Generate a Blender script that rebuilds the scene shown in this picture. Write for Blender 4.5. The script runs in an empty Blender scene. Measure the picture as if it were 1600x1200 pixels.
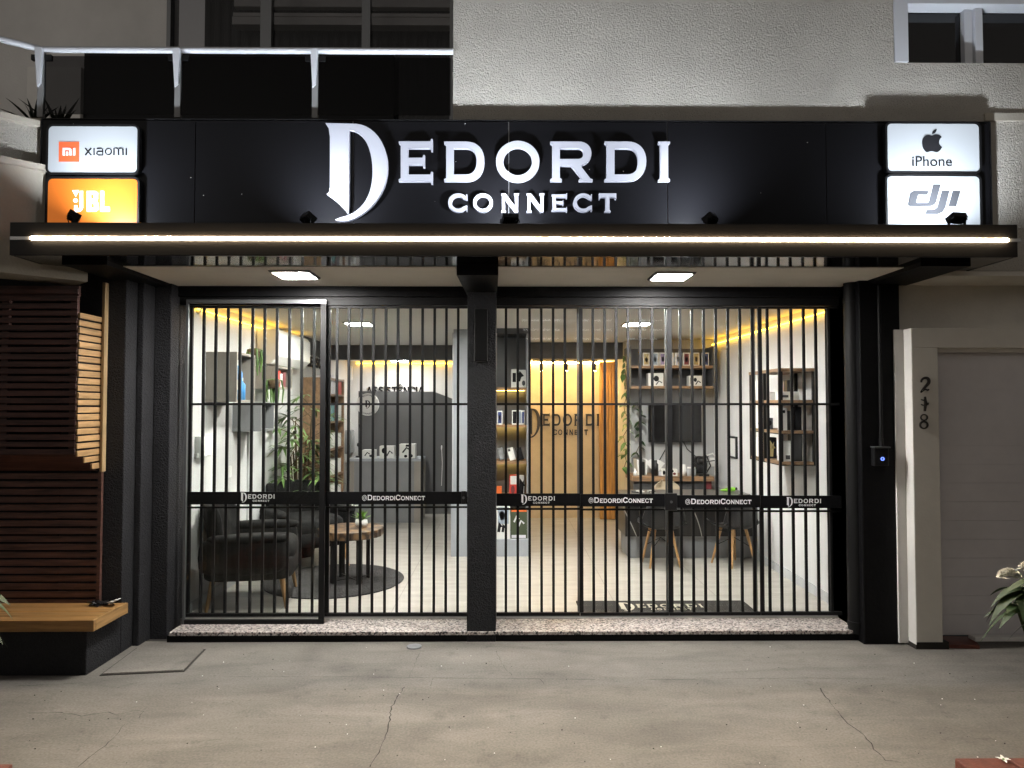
import bpy, math, random
from mathutils import Vector, Matrix, Euler
random.seed(7)
R = math.radians
scene = bpy.context.scene
col = scene.collection

# ------------------------------------------------------------------ camera, sky, exposure
F = 1100.0                                   # focal length in pixels of a 1600 px wide picture
CAM_H = 1.52
rot = Euler((math.pi/2 + math.atan(33/F), 0, -math.atan(10/F)))
cd = bpy.data.cameras.new('camera'); cam = bpy.data.objects.new('camera', cd); col.objects.link(cam)
cam.location = (0, 0, CAM_H); cam.rotation_euler = rot
cd.sensor_width = 36; cd.lens = 36*F/1600; cd.clip_start = 0.05; cd.clip_end = 500
scene.camera = cam
RM = rot.to_matrix()
world = bpy.data.worlds.new('World'); scene.world = world; world.use_nodes = True
wn = world.node_tree.nodes; wl = world.node_tree.links
sky = wn.new('ShaderNodeTexSky'); sky.sky_type = 'NISHITA'; sky.sun_disc = False
sky.sun_elevation = R(2); sky.sun_rotation = R(200)
bw = wn.new('ShaderNodeRGBToBW'); wl.new(sky.outputs[0], bw.inputs[0])
tint = wn.new('ShaderNodeMix'); tint.data_type = 'RGBA'; tint.blend_type = 'MULTIPLY'; tint.inputs[0].default_value = 1
wl.new(bw.outputs[0], tint.inputs[6]); tint.inputs[7].default_value = (1.0, .93, .86, 1)
wl.new(tint.outputs[2], wn['Background'].inputs[0])
wn['Background'].inputs[1].default_value = 0.125      # night: city glow only, the lamps do the rest
vs = scene.view_settings; vs.view_transform = 'Standard'; vs.look = 'None'; vs.exposure = .35; vs.gamma = 1
scene.render.engine = 'CYCLES'
cy = scene.cycles
cy.max_bounces = 9; cy.diffuse_bounces = 5; cy.glossy_bounces = 4; cy.transparent_max_bounces = 16
cy.caustics_reflective = False; cy.caustics_refractive = False; cy.sample_clamp_indirect = 6
cy.use_denoising = True

# lamp strengths
L_STRIP, L_PORCH, L_ROOM, L_FLOOD, L_COVE = 560, 340, 250, 1500, 11

def P(px, py, D):
    d = RM @ Vector(((px-800)/F, (600-py)/F, -1)); k = D/d.y
    return d.x*k, CAM_H + d.z*k
def PX(px, D, py=633): return P(px, py, D)[0]
def PZ(py, D, px=790): return P(px, py, D)[1]
def G(px, py, z):
    d = RM @ Vector(((px-800)/F, (600-py)/F, -1)); k = (z-CAM_H)/d.z
    return d.x*k, d.y*k

# ------------------------------------------------------------------ materials
def mat(name, c, rough=.6, metal=0, spec=.5, vary=0, vscale=4, bump=0, bscale=60, bdist=.01, stretch=(1,1,1), coat=0, dark=None, detail=4, distort=0):
    m = bpy.data.materials.new(name); m.use_nodes = True
    n = m.node_tree.nodes; l = m.node_tree.links; b = n['Principled BSDF']
    b.inputs['Base Color'].default_value = (*c, 1); b.inputs['Roughness'].default_value = rough
    b.inputs['Metallic'].default_value = metal; b.inputs['Specular IOR Level'].default_value = spec
    b.inputs['Coat Weight'].default_value = coat; b.inputs['Coat Roughness'].default_value = .08
    if vary or bump:
        tc = n.new('ShaderNodeTexCoord'); mp = n.new('ShaderNodeMapping'); mp.inputs['Scale'].default_value = stretch
        l.new(tc.outputs['Object'], mp.inputs[0])
    if vary:
        t = n.new('ShaderNodeTexNoise'); t.inputs['Scale'].default_value = vscale; t.inputs['Detail'].default_value = detail
        t.inputs['Roughness'].default_value = .65
        l.new(mp.outputs[0], t.inputs['Vector'])
        rp = n.new('ShaderNodeValToRGB'); rp.color_ramp.elements[0].position = .3; rp.color_ramp.elements[1].position = .72
        d = dark or tuple(x*(1-vary) for x in c)
        rp.color_ramp.elements[0].color = (*d, 1); rp.color_ramp.elements[1].color = (*[min(1, x*(1+vary*.5)) for x in c], 1)
        l.new(t.outputs[0], rp.inputs[0]); l.new(rp.outputs[0], b.inputs['Base Color'])
    if bump:
        t = n.new('ShaderNodeTexNoise'); t.inputs['Scale'].default_value = bscale; t.inputs['Detail'].default_value = 3
        t.inputs['Distortion'].default_value = distort
        l.new(mp.outputs[0], t.inputs['Vector'])
        bp = n.new('ShaderNodeBump'); bp.inputs['Strength'].default_value = bump; bp.inputs['Distance'].default_value = bdist
        l.new(t.outputs[0], bp.inputs['Height']); l.new(bp.outputs[0], b.inputs['Normal'])
    return m
def glow(name, c, s, base=None):
    m = bpy.data.materials.new(name); m.use_nodes = True
    b = m.node_tree.nodes['Principled BSDF']; b.inputs['Base Color'].default_value = (*(base or c), 1)
    b.inputs['Emission Color'].default_value = (*c, 1); b.inputs['Emission Strength'].default_value = s
    b.inputs['Roughness'].default_value = .35
    return m
def thin_glass(name, tintc=(.97,.98,.97), k=1.0):
    m = bpy.data.materials.new(name); m.use_nodes = True
    n = m.node_tree.nodes; l = m.node_tree.links; n.remove(n['Principled BSDF'])
    tr = n.new('ShaderNodeBsdfTransparent'); tr.inputs[0].default_value = (*tintc, 1)
    gl = n.new('ShaderNodeBsdfGlossy'); gl.inputs['Roughness'].default_value = .01
    fr = n.new('ShaderNodeFresnel'); fr.inputs[0].default_value = 1.45 if k == 1.0 else k
    ge = n.new('ShaderNodeNewGeometry'); iv = n.new('ShaderNodeMath'); iv.operation = 'SUBTRACT'; iv.inputs[0].default_value = 1; l.new(ge.outputs['Backfacing'], iv.inputs[1])
    ml = n.new('ShaderNodeMath'); ml.operation = 'MULTIPLY'; l.new(fr.outputs[0], ml.inputs[0]); l.new(iv.outputs[0], ml.inputs[1])
    mx = n.new('ShaderNodeMixShader'); l.new(ml.outputs[0], mx.inputs[0]); l.new(tr.outputs[0], mx.inputs[1]); l.new(gl.outputs[0], mx.inputs[2])
    l.new(mx.outputs[0], n['Material Output'].inputs[0])
    return m
def wood(name, c, rough=.5, axis=0, vary=.5):
    s = [14, 14, 14]; s[axis] = 1.2
    return mat(name, c, rough, vary=vary, vscale=3, bump=.15, bscale=6, bdist=.004, stretch=s, detail=6)

M = {}
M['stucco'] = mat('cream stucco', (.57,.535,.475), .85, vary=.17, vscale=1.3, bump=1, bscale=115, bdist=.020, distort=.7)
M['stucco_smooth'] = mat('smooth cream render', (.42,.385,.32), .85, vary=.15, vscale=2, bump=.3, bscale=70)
M['grey_render'] = mat('grey render', (.68,.665,.64), .85, vary=.12, vscale=1.5, bump=.3, bscale=60)
M['black_stucco'] = mat('black textured paint', (.016,.016,.0185), .7, spec=.3, vary=.25, vscale=6, bump=1, bscale=95, bdist=.012, distort=.6)
M['black_paint'] = mat('black paint', (.006,.006,.0068), .5, spec=.15, vary=.3, vscale=8, bump=.15, bscale=40)
M['black_metal'] = mat('black powder coat', (.006,.006,.0065), .55, spec=.25, bump=.08, bscale=300)
M['fascia'] = mat('bronze black cladding', (.010,.0085,.0075), .38, spec=.25, vary=.3, vscale=3)
M['gloss_black'] = mat('gloss black panel', (.012,.011,.012), .055, spec=.8, bump=.02, bscale=2.2, bdist=.02)
M['track'] = mat('brushed aluminium', (.45,.45,.45), .35, metal=.9)
M['alu_dark'] = mat('grey anodised frame', (.16,.165,.17), .35, metal=.6)
M['white_wall'] = mat('white plaster', (.64,.64,.645), .8, vary=.05, vscale=2, bump=.08, bscale=40)
M['grey_wall'] = mat('light grey plaster', (.50,.51,.53), .8, vary=.08, vscale=2, bump=.08, bscale=40)
M['tv_wall'] = mat('warm grey plaster', (.43,.435,.44), .8, vary=.12, vscale=1.5, bump=.1, bscale=30)
M['beige_wall'] = mat('troweled beige plaster', (.60,.45,.27), .75, vary=.22, vscale=2.2, bump=.2, bscale=9, detail=8)
M['cream'] = mat('cream plaster', (.70,.65,.53), .8, vary=.06)
M['ceiling'] = mat('ceiling paint', (.80,.785,.75), .85, vary=.04, vscale=1.5)
M['soffit'] = mat('porch ceiling paint', (.84,.80,.73), .8, vary=.08, vscale=1.5)
M['charcoal'] = mat('charcoal paint', (.075,.075,.078), .6, vary=.15, vscale=3)
M['charcoal_wall'] = mat('dark grey partition paint', (.135,.135,.14), .7, vary=.1, vscale=2)
M['lam_grey'] = mat('grey laminate', (.21,.215,.225), .5, vary=.08, vscale=5)
M['lam_taupe'] = mat('taupe laminate', (.27,.245,.22), .5, vary=.1, vscale=5)
M['lam_blue'] = mat('blue grey laminate', (.33,.35,.385), .5, vary=.08, vscale=5)
M['plastic_white'] = mat('white plastic', (.78,.78,.77), .4)
M['plastic_black'] = mat('black plastic', (.012,.012,.013), .3)
M['screen'] = mat('dark screen', (.006,.006,.007), .12)
M['box_white'] = mat('white carton', (.74,.74,.72), .55, vary=.04)
M['ink'] = mat('black ink', (.014,.014,.016), .8, spec=.1)
M['ink_grey'] = mat('grey ink', (.085,.09,.10), .8, spec=.1)
M['wood_nat'] = wood('natural oiled slat', (.50,.30,.12), .5, axis=1)
M['wood_side'] = wood('natural oiled slat side', (.46,.28,.125), .5, axis=1)
M['wood_seat'] = wood('varnished bench wood', (.36,.19,.065), .38, axis=0)
M['wood_dark'] = wood('dark stained slat', (.095,.040,.032), .55, axis=0, vary=.7)
M['wood_dark2'] = wood('brown stained slat', (.12,.055,.042), .55, axis=0, vary=.7)
M['wood_trim'] = wood('pale trim', (.42,.29,.15), .5, axis=2)
M['wood_leg'] = wood('beech leg', (.52,.30,.13), .45, axis=2)
M['wood_shelf'] = wood('oak laminate', (.29,.175,.095), .5, axis=0)
M['wood_shelf_y'] = wood('oak laminate board', (.24,.145,.08), .5, axis=1)
M['wood_slat'] = wood('amber slat', (.62,.30,.07), .45, axis=2)
M['fabric'] = mat('black velvet', (.006,.006,.0065), .85, spec=.25, vary=.4, vscale=9, bump=.3, bscale=25)
M['rug'] = mat('charcoal shag', (.055,.053,.055), .95, vary=.6, vscale=5, bump=1, bscale=60, bdist=.03, detail=7)
M['leaf'] = mat('leaf green', (.11,.20,.055), .4, vary=.5, vscale=9)
M['leaf_light'] = mat('bright leaf', (.16,.34,.045), .45, vary=.4, vscale=20)
M['leaf_dark'] = mat('dark leaf', (.022,.050,.016), .6, spec=.25, vary=.5, vscale=10)
M['leaf_black'] = mat('very dark leaf', (.010,.014,.008), .4)
M['stem'] = mat('brown stem', (.09,.06,.03), .8)
M['petal'] = mat('white petal', (.88,.87,.82), .6)
M['brick'] = mat('red brown brick', (.15,.042,.026), .7, vary=.35, vscale=12, bump=.4, bscale=80)
M['letter_dark'] = mat('dark letter', (.035,.030,.026), .4)
M['mat_rubber'] = mat('black doormat', (.022,.020,.018), .95, bump=.8, bscale=300)
M['mat_print'] = mat('pale doormat print', (.50,.46,.37), .9, bump=.5, bscale=300)
M['vinyl_white'] = mat('white vinyl', (.86,.86,.86), .5)
M['garage'] = mat('grey garage panel', (.68,.655,.66), .5, vary=.12, vscale=2)
M['white_paint'] = mat('white paint', (.80,.78,.74), .6, vary=.1, vscale=3, bump=.1, bscale=50)
M['paint_beige'] = mat('greige paint', (.66,.625,.56), .75, vary=.12, vscale=2, bump=.15, bscale=60)
M['railpaint'] = mat('pale metal rail', (.62,.64,.68), .35)
M['rail_grey'] = mat('grey metal post', (.22,.22,.22), .45)
M['crack'] = mat('crack dirt', (.030,.026,.022), .95)
M['glass'] = thin_glass('window glass')
M['glass_tint'] = thin_glass('tinted glass', (.42,.42,.43), 1.22)
M['glass_smoke'] = thin_glass('smoked glass', (.7,.7,.71))
M['dark_glass'] = mat('dark window glass', (.006,.006,.007), .04, spec=.6)
M['strip'] = glow('warm white strip', (1,.79,.52), L_STRIP)
M['porch'] = glow('cool panel', (1,.97,.93), L_PORCH)
M['room'] = glow('neutral panel', (1,.97,.92), L_ROOM)
M['flood'] = glow('floodlight face', (.86,.92,1), L_FLOOD)
M['cove'] = glow('amber led', (1,.55,.05), L_COVE)
M['spot'] = glow('warm spot lens', (1,.74,.38), 800)
M['alcove'] = glow('dim alcove panel', (1,.97,.92), L_ROOM*.5)
M['cove_warm'] = glow('warm led', (1,.64,.20), 100)
M['shelf_led'] = glow('shelf led', (1,.62,.16), 14)
M['blue_led'] = glow('blue led', (.12,.2,1), 3)
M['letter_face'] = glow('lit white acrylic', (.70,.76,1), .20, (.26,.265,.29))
M['sign_white'] = glow('backlit white panel', (.80,.90,1), .24, (.27,.29,.31))
M['sign_orange'] = glow('backlit orange panel', (1,.25,.022), .32, (.42,.10,.010))
M['red_orange'] = glow('orange square', (1,.13,.03), .22, (.62,.10,.035))
M['jbl_white'] = glow('backlit white letters', (1,.95,.85), .6, (.8,.8,.78))
C_ = lambda n, c, r=.5: M.setdefault(n, mat(n, c, r))
C_('blue liquid', (.05,.25,.55)); C_('red carton', (.55,.05,.035)); C_('maroon carton', (.16,.03,.035)); C_('orange carton', (.75,.15,.03))
C_('teal print', (.12,.26,.28)); C_('navy print', (.05,.07,.20)); C_('purple print', (.24,.19,.32)); C_('olive print', (.20,.19,.06))
C_('gold print', (.40,.31,.14)); C_('sky print', (.30,.36,.44)); C_('pale print', (.62,.62,.68)); C_('dark green print', (.05,.065,.035)); C_('lime', (.25,.60,.05))
C_('clear tank', (.40,.42,.44), .15); C_('beige shell', (.58,.49,.36)); C_('steel', (.4,.4,.4), .3)

def special_mats():
    # concrete pavement
    m = mat('concrete pavement', (.186,.170,.148), .86, vary=.3, vscale=1.1, bump=.35, bscale=35, bdist=.006, detail=9)
    n = m.node_tree.nodes; l = m.node_tree.links; b = n['Principled BSDF']
    src = b.inputs['Base Color'].links[0].from_socket
    tc = n.new('ShaderNodeTexCoord')
    t = n.new('ShaderNodeTexNoise'); t.inputs['Scale'].default_value = 90; t.inputs['Detail'].default_value = 2; l.new(tc.outputs['Object'], t.inputs['Vector'])
    r1 = n.new('ShaderNodeMapRange'); r1.inputs[1].default_value = .3; r1.inputs[2].default_value = .7; r1.inputs[3].default_value = .80; r1.inputs[4].default_value = 1.14
    l.new(t.outputs[0], r1.inputs[0])
    x1 = n.new('ShaderNodeMix'); x1.data_type = 'RGBA'; x1.blend_type = 'MULTIPLY'; x1.inputs[0].default_value = 1
    l.new(src, x1.inputs[6]); l.new(r1.outputs[0], x1.inputs[7])
    # long streaky stains
    mp = n.new('ShaderNodeMapping'); mp.inputs['Scale'].default_value = (.7, 2.4, 1); l.new(tc.outputs['Object'], mp.inputs[0])
    t2 = n.new('ShaderNodeTexNoise'); t2.inputs['Scale'].default_value = 2.2; t2.inputs['Detail'].default_value = 6; t2.inputs['Distortion'].default_value = .8; l.new(mp.outputs[0], t2.inputs['Vector'])
    r2 = n.new('ShaderNodeMapRange'); r2.inputs[1].default_value = .35; r2.inputs[2].default_value = .65; r2.inputs[3].default_value = .82; r2.inputs[4].default_value = 1.1; l.new(t2.outputs[0], r2.inputs[0])
    x2 = n.new('ShaderNodeMix'); x2.data_type = 'RGBA'; x2.blend_type = 'MULTIPLY'; x2.inputs[0].default_value = 1
    l.new(x1.outputs[2], x2.inputs[6]); l.new(r2.outputs[0], x2.inputs[7])
    t3 = n.new('ShaderNodeTexNoise'); t3.inputs['Scale'].default_value = 7; t3.inputs['Detail'].default_value = 12; t3.inputs['Roughness'].default_value = .72; l.new(tc.outputs['Object'], t3.inputs['Vector'])
    r3 = n.new('ShaderNodeMapRange'); r3.inputs[1].default_value = .56; r3.inputs[2].default_value = .70; r3.inputs[3].default_value = 1; r3.inputs[4].default_value = .70; l.new(t3.outputs[0], r3.inputs[0])
    x3 = n.new('ShaderNodeMix'); x3.data_type = 'RGBA'; x3.blend_type = 'MULTIPLY'; x3.inputs[0].default_value = 1; l.new(x2.outputs[2], x3.inputs[6]); l.new(r3.outputs[0], x3.inputs[7])
    v4 = n.new('ShaderNodeTexVoronoi'); v4.inputs['Scale'].default_value = 9; l.new(tc.outputs['Object'], v4.inputs['Vector'])
    r4 = n.new('ShaderNodeMapRange'); r4.inputs[1].default_value = .05; r4.inputs[2].default_value = .09; r4.inputs[3].default_value = .62; r4.inputs[4].default_value = 1; l.new(v4.outputs['Distance'], r4.inputs[0])
    x4 = n.new('ShaderNodeMix'); x4.data_type = 'RGBA'; x4.blend_type = 'MULTIPLY'; x4.inputs[0].default_value = .55; l.new(x3.outputs[2], x4.inputs[6]); l.new(r4.outputs[0], x4.inputs[7]); l.new(x4.outputs[2], b.inputs['Base Color'])
    M['concrete'] = m
    # granite sill
    m = mat('speckled granite', (.5,.45,.42), .35)
    n = m.node_tree.nodes; l = m.node_tree.links; b = n['Principled BSDF']; tc = n.new('ShaderNodeTexCoord')
    v = n.new('ShaderNodeTexVoronoi'); v.inputs['Scale'].default_value = 95; l.new(tc.outputs['Object'], v.inputs['Vector'])
    sep = n.new('ShaderNodeSeparateColor'); l.new(v.outputs['Color'], sep.inputs[0])
    rp = n.new('ShaderNodeValToRGB'); rp.color_ramp.interpolation = 'CONSTANT'
    rp.color_ramp.elements[0].color = (.05,.045,.045,1); rp.color_ramp.elements[1].position = .22; rp.color_ramp.elements[1].color = (.30,.25,.23,1)
    for p, c in ((.5,(.48,.42,.39,1)), (.75,(.62,.58,.55,1))):
        e = rp.color_ramp.elements.new(p); e.color = c
    l.new(sep.outputs[0], rp.inputs[0]); l.new(rp.outputs[0], b.inputs['Base Color'])
    M['granite'] = m
    # floor tiles
    m = mat('stone look tiles', (.5,.47,.42), .32)
    n = m.node_tree.nodes; l = m.node_tree.links; b = n['Principled BSDF']; tc = n.new('ShaderNodeTexCoord')
    mp = n.new('ShaderNodeMapping'); mp.inputs['Scale'].default_value = (1.1, 5, 1); l.new(tc.outputs['Object'], mp.inputs[0])
    t = n.new('ShaderNodeTexNoise'); t.inputs['Scale'].default_value = 2.2; t.inputs['Detail'].default_value = 8; t.inputs['Roughness'].default_value = .65; l.new(mp.outputs[0], t.inputs['Vector'])
    rp = n.new('ShaderNodeValToRGB'); rp.color_ramp.elements[0].position = .3; rp.color_ramp.elements[0].color = (.30,.28,.25,1)
    rp.color_ramp.elements[1].position = .7; rp.color_ramp.elements[1].color = (.45,.43,.395,1); l.new(t.outputs[0], rp.inputs[0])
    br = n.new('ShaderNodeTexBrick'); br.offset = 0; br.inputs['Scale'].default_value = 1; br.inputs['Brick Width'].default_value = .8; br.inputs['Row Height'].default_value = .8
    br.inputs['Mortar Size'].default_value = .003; br.inputs['Mortar Smooth'].default_value = 0
    br.inputs['Mortar'].default_value = (.22,.2,.18,1); l.new(tc.outputs['Object'], br.inputs['Vector'])
    l.new(rp.outputs[0], br.inputs['Color1']); l.new(rp.outputs[0], br.inputs['Color2']); l.new(br.outputs[0], b.inputs['Base Color'])
    M['tiles'] = m
    # black board with dust specks
    m = mat('black composite panel', (.0050,.0050,.0060), .30, spec=.12, bump=.02, bscale=5)
    n = m.node_tree.nodes; l = m.node_tree.links; b = n['Principled BSDF']; tc = n.new('ShaderNodeTexCoord')
    v = n.new('ShaderNodeTexVoronoi'); v.inputs['Scale'].default_value = 11; l.new(tc.outputs['Object'], v.inputs['Vector'])
    sep = n.new('ShaderNodeSeparateColor'); l.new(v.outputs['Color'], sep.inputs[0])
    a = n.new('ShaderNodeMath'); a.operation = 'LESS_THAN'; a.inputs[1].default_value = .032; l.new(v.outputs['Distance'], a.inputs[0])
    c = n.new('ShaderNodeMath'); c.operation = 'GREATER_THAN'; c.inputs[1].default_value = .45; l.new(sep.outputs[0], c.inputs[0])
    d = n.new('ShaderNodeMath'); d.operation = 'MULTIPLY'; l.new(a.outputs[0], d.inputs[0]); l.new(c.outputs[0], d.inputs[1])
    x = n.new('ShaderNodeMix'); x.data_type = 'RGBA'; l.new(d.outputs[0], x.inputs[0]); x.inputs[6].default_value = (.0050,.0050,.0060,1); x.inputs[7].default_value = (.55,.55,.52,1)
    l.new(x.outputs[2], b.inputs['Base Color'])
    M['board'] = m
    # marbles
    for nm, base, vein, sc, th in (('marble_black', (.016,.015,.015), (.34,.33,.31), 1.25, .0035), ('marble_white', (.66,.67,.68), (.40,.405,.41), .9, .10)):
        m = mat(nm.replace('_', ' '), base, .3)
        n = m.node_tree.nodes; l = m.node_tree.links; b = n['Principled BSDF']; tc = n.new('ShaderNodeTexCoord')
        mp = n.new('ShaderNodeMapping'); mp.inputs['Rotation'].default_value = (0, R(38), 0); mp.inputs['Scale'].default_value = (1, 1, .45); l.new(tc.outputs['Object'], mp.inputs[0])
        t = n.new('ShaderNodeTexWave'); t.bands_direction = 'X'; t.inputs['Scale'].default_value = sc; t.inputs['Distortion'].default_value = 5; t.inputs['Detail'].default_value = 2; t.inputs['Detail Scale'].default_value = .8; l.new(mp.outputs[0], t.inputs['Vector'])
        mr = n.new('ShaderNodeMapRange'); mr.inputs[1].default_value = 1-th; mr.inputs[2].default_value = 1; l.new(t.outputs['Fac'], mr.inputs[0])
        x = n.new('ShaderNodeMix'); x.data_type = 'RGBA'; l.new(mr.outputs[0], x.inputs[0]); x.inputs[6].default_value = (*base, 1); x.inputs[7].default_value = (*vein, 1)
        l.new(x.outputs[2], b.inputs['Base Color']); M[nm] = m
    # log-slice table top
    m = mat('log slice mosaic', (.3,.2,.1), .4)
    n = m.node_tree.nodes; l = m.node_tree.links; b = n['Principled BSDF']; tc = n.new('ShaderNodeTexCoord')
    v = n.new('ShaderNodeTexVoronoi'); v.inputs['Scale'].default_value = 17; l.new(tc.outputs['Object'], v.inputs['Vector'])
    rp = n.new('ShaderNodeValToRGB'); rp.color_ramp.elements[0].color = (.26,.165,.08,1); rp.color_ramp.elements[1].position = .62; rp.color_ramp.elements[1].color = (.035,.02,.012,1)
    e = rp.color_ramp.elements.new(.38); e.color = (.15,.085,.042,1)
    l.new(v.outputs['Distance'], rp.inputs[0]); l.new(rp.outputs[0], b.inputs['Base Color']); M['log'] = m
special_mats()

# ------------------------------------------------------------------ mesh builder
class MB:
    def __init__(s): s.v = []; s.f = []; s.sm = []
    def add(s, vs, fs, smooth=False):
        o = len(s.v); s.v += [tuple(v) for v in vs]
        for f in fs: s.f.append(tuple(o+i for i in f)); s.sm.append(smooth)
        return s
    def box(s, x0, x1, y0, y1, z0, z1):
        x0, x1 = sorted((x0, x1)); y0, y1 = sorted((y0, y1)); z0, z1 = sorted((z0, z1))
        return s.add([(x0,y0,z0),(x1,y0,z0),(x1,y1,z0),(x0,y1,z0),(x0,y0,z1),(x1,y0,z1),(x1,y1,z1),(x0,y1,z1)],
              [(3,2,1,0),(4,5,6,7),(0,1,5,4),(1,2,6,5),(2,3,7,6),(3,0,4,7)])
    def obox(s, c, size, m):
        c = Vector(c); h = Vector(size)/2; vs = []
        for z in (-1,1):
            for x, y in ((-1,-1),(1,-1),(1,1),(-1,1)): vs.append(c + m @ Vector((x*h.x, y*h.y, z*h.z)))
        return s.add(vs, [(3,2,1,0),(4,5,6,7),(0,1,5,4),(1,2,6,5),(2,3,7,6),(3,0,4,7)])
    def quad(s, *p): return s.add(p, [tuple(range(len(p)))])
    def tube(s, pts, r, n=8, caps=True):
        pts = [Vector(p) for p in pts]; k = len(pts); rs = r if isinstance(r, (list, tuple)) else [r]*k
        vs = []; up = Vector((.3,.2,1)).normalized()
        for i, p in enumerate(pts):
            t = (pts[min(i+1,k-1)] - pts[max(i-1,0)]).normalized()
            a = t.cross(up)
            if a.length < .05: a = t.cross(Vector((1,0,0)))
            a.normalize(); b = a.cross(t); up = b
            for j in range(n): q = 2*math.pi*j/n; vs.append(p + (a*math.cos(q) + b*math.sin(q))*rs[i])
        fs = [(i*n+j, i*n+(j+1)%n, (i+1)*n+(j+1)%n, (i+1)*n+j) for i in range(k-1) for j in range(n)]
        s.add(vs, fs, n > 5)
        if caps: s.add(vs[:n], [tuple(range(n))[::-1]]); s.add(vs[-n:], [tuple(range(n))])
        return s
    def lathe(s, cx, cy, prof, n=28):
        k = len(prof); vs = [(cx+r*math.cos(2*math.pi*j/n), cy+r*math.sin(2*math.pi*j/n), z) for r, z in prof for j in range(n)]
        s.add(vs, [(i*n+j, i*n+(j+1)%n, (i+1)*n+(j+1)%n, (i+1)*n+j) for i in range(k-1) for j in range(n)], True)
        s.add(vs[:n], [tuple(range(n))[::-1]]); s.add(vs[-n:], [tuple(range(n))]); return s
    def prism(s, poly, y0, y1):                    # polygon in (x, z), counter-clockwise seen from the street
        k = len(poly)
        s.add([(x,y0,z) for x, z in poly] + [(x,y1,z) for x, z in poly],
              [tuple(range(k)), tuple(range(2*k-1, k-1, -1))] + [(i, i+k, (i+1)%k+k, (i+1)%k) for i in range(k)]); return s
    def vprism(s, poly, z0, z1):                   # polygon in (x, y)
        k = len(poly)
        s.add([(x,y,z0) for x, y in poly] + [(x,y,z1) for x, y in poly],
              [tuple(range(k))[::-1], tuple(range(k, 2*k))] + [(i, (i+1)%k, (i+1)%k+k, i+k) for i in range(k)]); return s
    def blob(s, c, r, n=12, m=8, jit=0, p=1.0):
        vs = []
        for i in range(m+1):
            th = math.pi*i/m
            for j in range(n):
                ph = 2*math.pi*j/n; q = 1 + random.uniform(-jit, jit)
                f = lambda t: math.copysign(abs(t)**p, t)
                vs.append((c[0]+r[0]*f(math.sin(th))*f(math.cos(ph))*q, c[1]+r[1]*f(math.sin(th))*f(math.sin(ph))*q, c[2]+r[2]*f(math.cos(th))*q))
        return s.add(vs, [(i*n+j, (i+1)*n+j, (i+1)*n+(j+1)%n, i*n+(j+1)%n) for i in range(m) for j in range(n)], True)
    def blade(s, p, d, length, width, droop, n=5, side=None):
        p = Vector(p); d = Vector(d).normalized(); sd = side or d.cross(Vector((0,0,1)))
        if sd.length < .05: sd = Vector((1,0,0))
        sd = sd.normalized(); vs = []
        for i in range(n+1):
            t = i/n; q = p + d*length*t + Vector((0,0,-droop*length*t*t)); w = width*math.sin(math.pi*(.12+.88*t)**.8)*.5 if i < n else .0008
            vs += [q - sd*w, q + Vector((0,0,-.15*w)), q + sd*w]
        fs = []
        for i in range(n):
            a = 3*i; fs += [(a,a+1,a+4,a+3), (a+1,a+2,a+5,a+4)]
        return s.add(vs, fs, True)
    def build(s, name, m, parent=None, local=False, bevel=0, smooth=None):
        me = bpy.data.meshes.new(name)
        off = Vector((0,0,0)) if (parent is None or local) else WL[parent.name]
        me.from_pydata([tuple(Vector(v)-off) for v in s.v], [], s.f)
        me.polygons.foreach_set('use_smooth', s.sm); me.materials.append(M[m] if isinstance(m, str) else m); me.update()
        o = bpy.data.objects.new(name, me); col.objects.link(o)
        if parent: o.parent = parent; WL[o.name] = off
        else: WL[o.name] = Vector((0,0,0))
        if bevel:
            b = o.modifiers.new('bevel', 'BEVEL'); b.width = bevel; b.segments = 2; b.limit_method = 'ANGLE'; b.angle_limit = R(50)
        return o
WL = {}
def box(*a): return MB().box(*a)
def tag(o, label=None, cat=None, group=None, kind=None):
    if label: o['label'] = label
    if cat: o['category'] = cat
    if group: o['group'] = group
    if kind: o['kind'] = kind
    return o
def thing(name, label, cat, loc=(0,0,0), rz=0, group=None):
    o = bpy.data.objects.new(name, None); col.objects.link(o); o.location = loc; o.rotation_euler = (0,0,rz); o.empty_display_size = .1
    WL[o.name] = Vector(loc); return tag(o, label, cat, group)
def copy_tree(o, parent=None):
    c = o.copy(); col.objects.link(c); c.parent = parent; WL[c.name] = WL[o.name]
    for ch in [x for x in col.objects if x.parent == o]: copy_tree(ch, c)
    return c

# ------------------------------------------------------------------ lettering: outlines in a unit-height box
def bez(p0, p1, p2, p3, n=8):
    return [tuple((1-t)**3*a + 3*(1-t)**2*t*b + 3*(1-t)*t*t*c + t**3*d for a, b, c, d in zip(p0,p1,p2,p3)) for t in [i/n for i in range(1, n+1)]]
def arc(cx, cy, rx, ry, a0, a1, n=24): return [(cx+rx*math.cos(R(a0+(a1-a0)*i/n)), cy+ry*math.sin(R(a0+(a1-a0)*i/n))) for i in range(n+1)]
def stroke(pts, w):
    L = []; Rr = []; k = len(pts)
    for i, (x, y) in enumerate(pts):
        ax, ay = pts[max(i-1,0)]; bx, by = pts[min(i+1,k-1)]
        dx, dy = bx-ax, by-ay; d = math.hypot(dx, dy) or 1
        ww = (w[i] if isinstance(w, list) else w)/2
        L.append((x-dy/d*ww, y+dx/d*ww)); Rr.append((x+dy/d*ww, y-dx/d*ww))
    return L + Rr[::-1]
GL = {}
GL['I'] = ([[(0,0),(.28,0),(.28,.05),(.235,.08),(.235,.92),(.28,.95),(.28,1),(0,1),(0,.95),(.045,.92),(.045,.08),(0,.05)]], .28)
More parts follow.
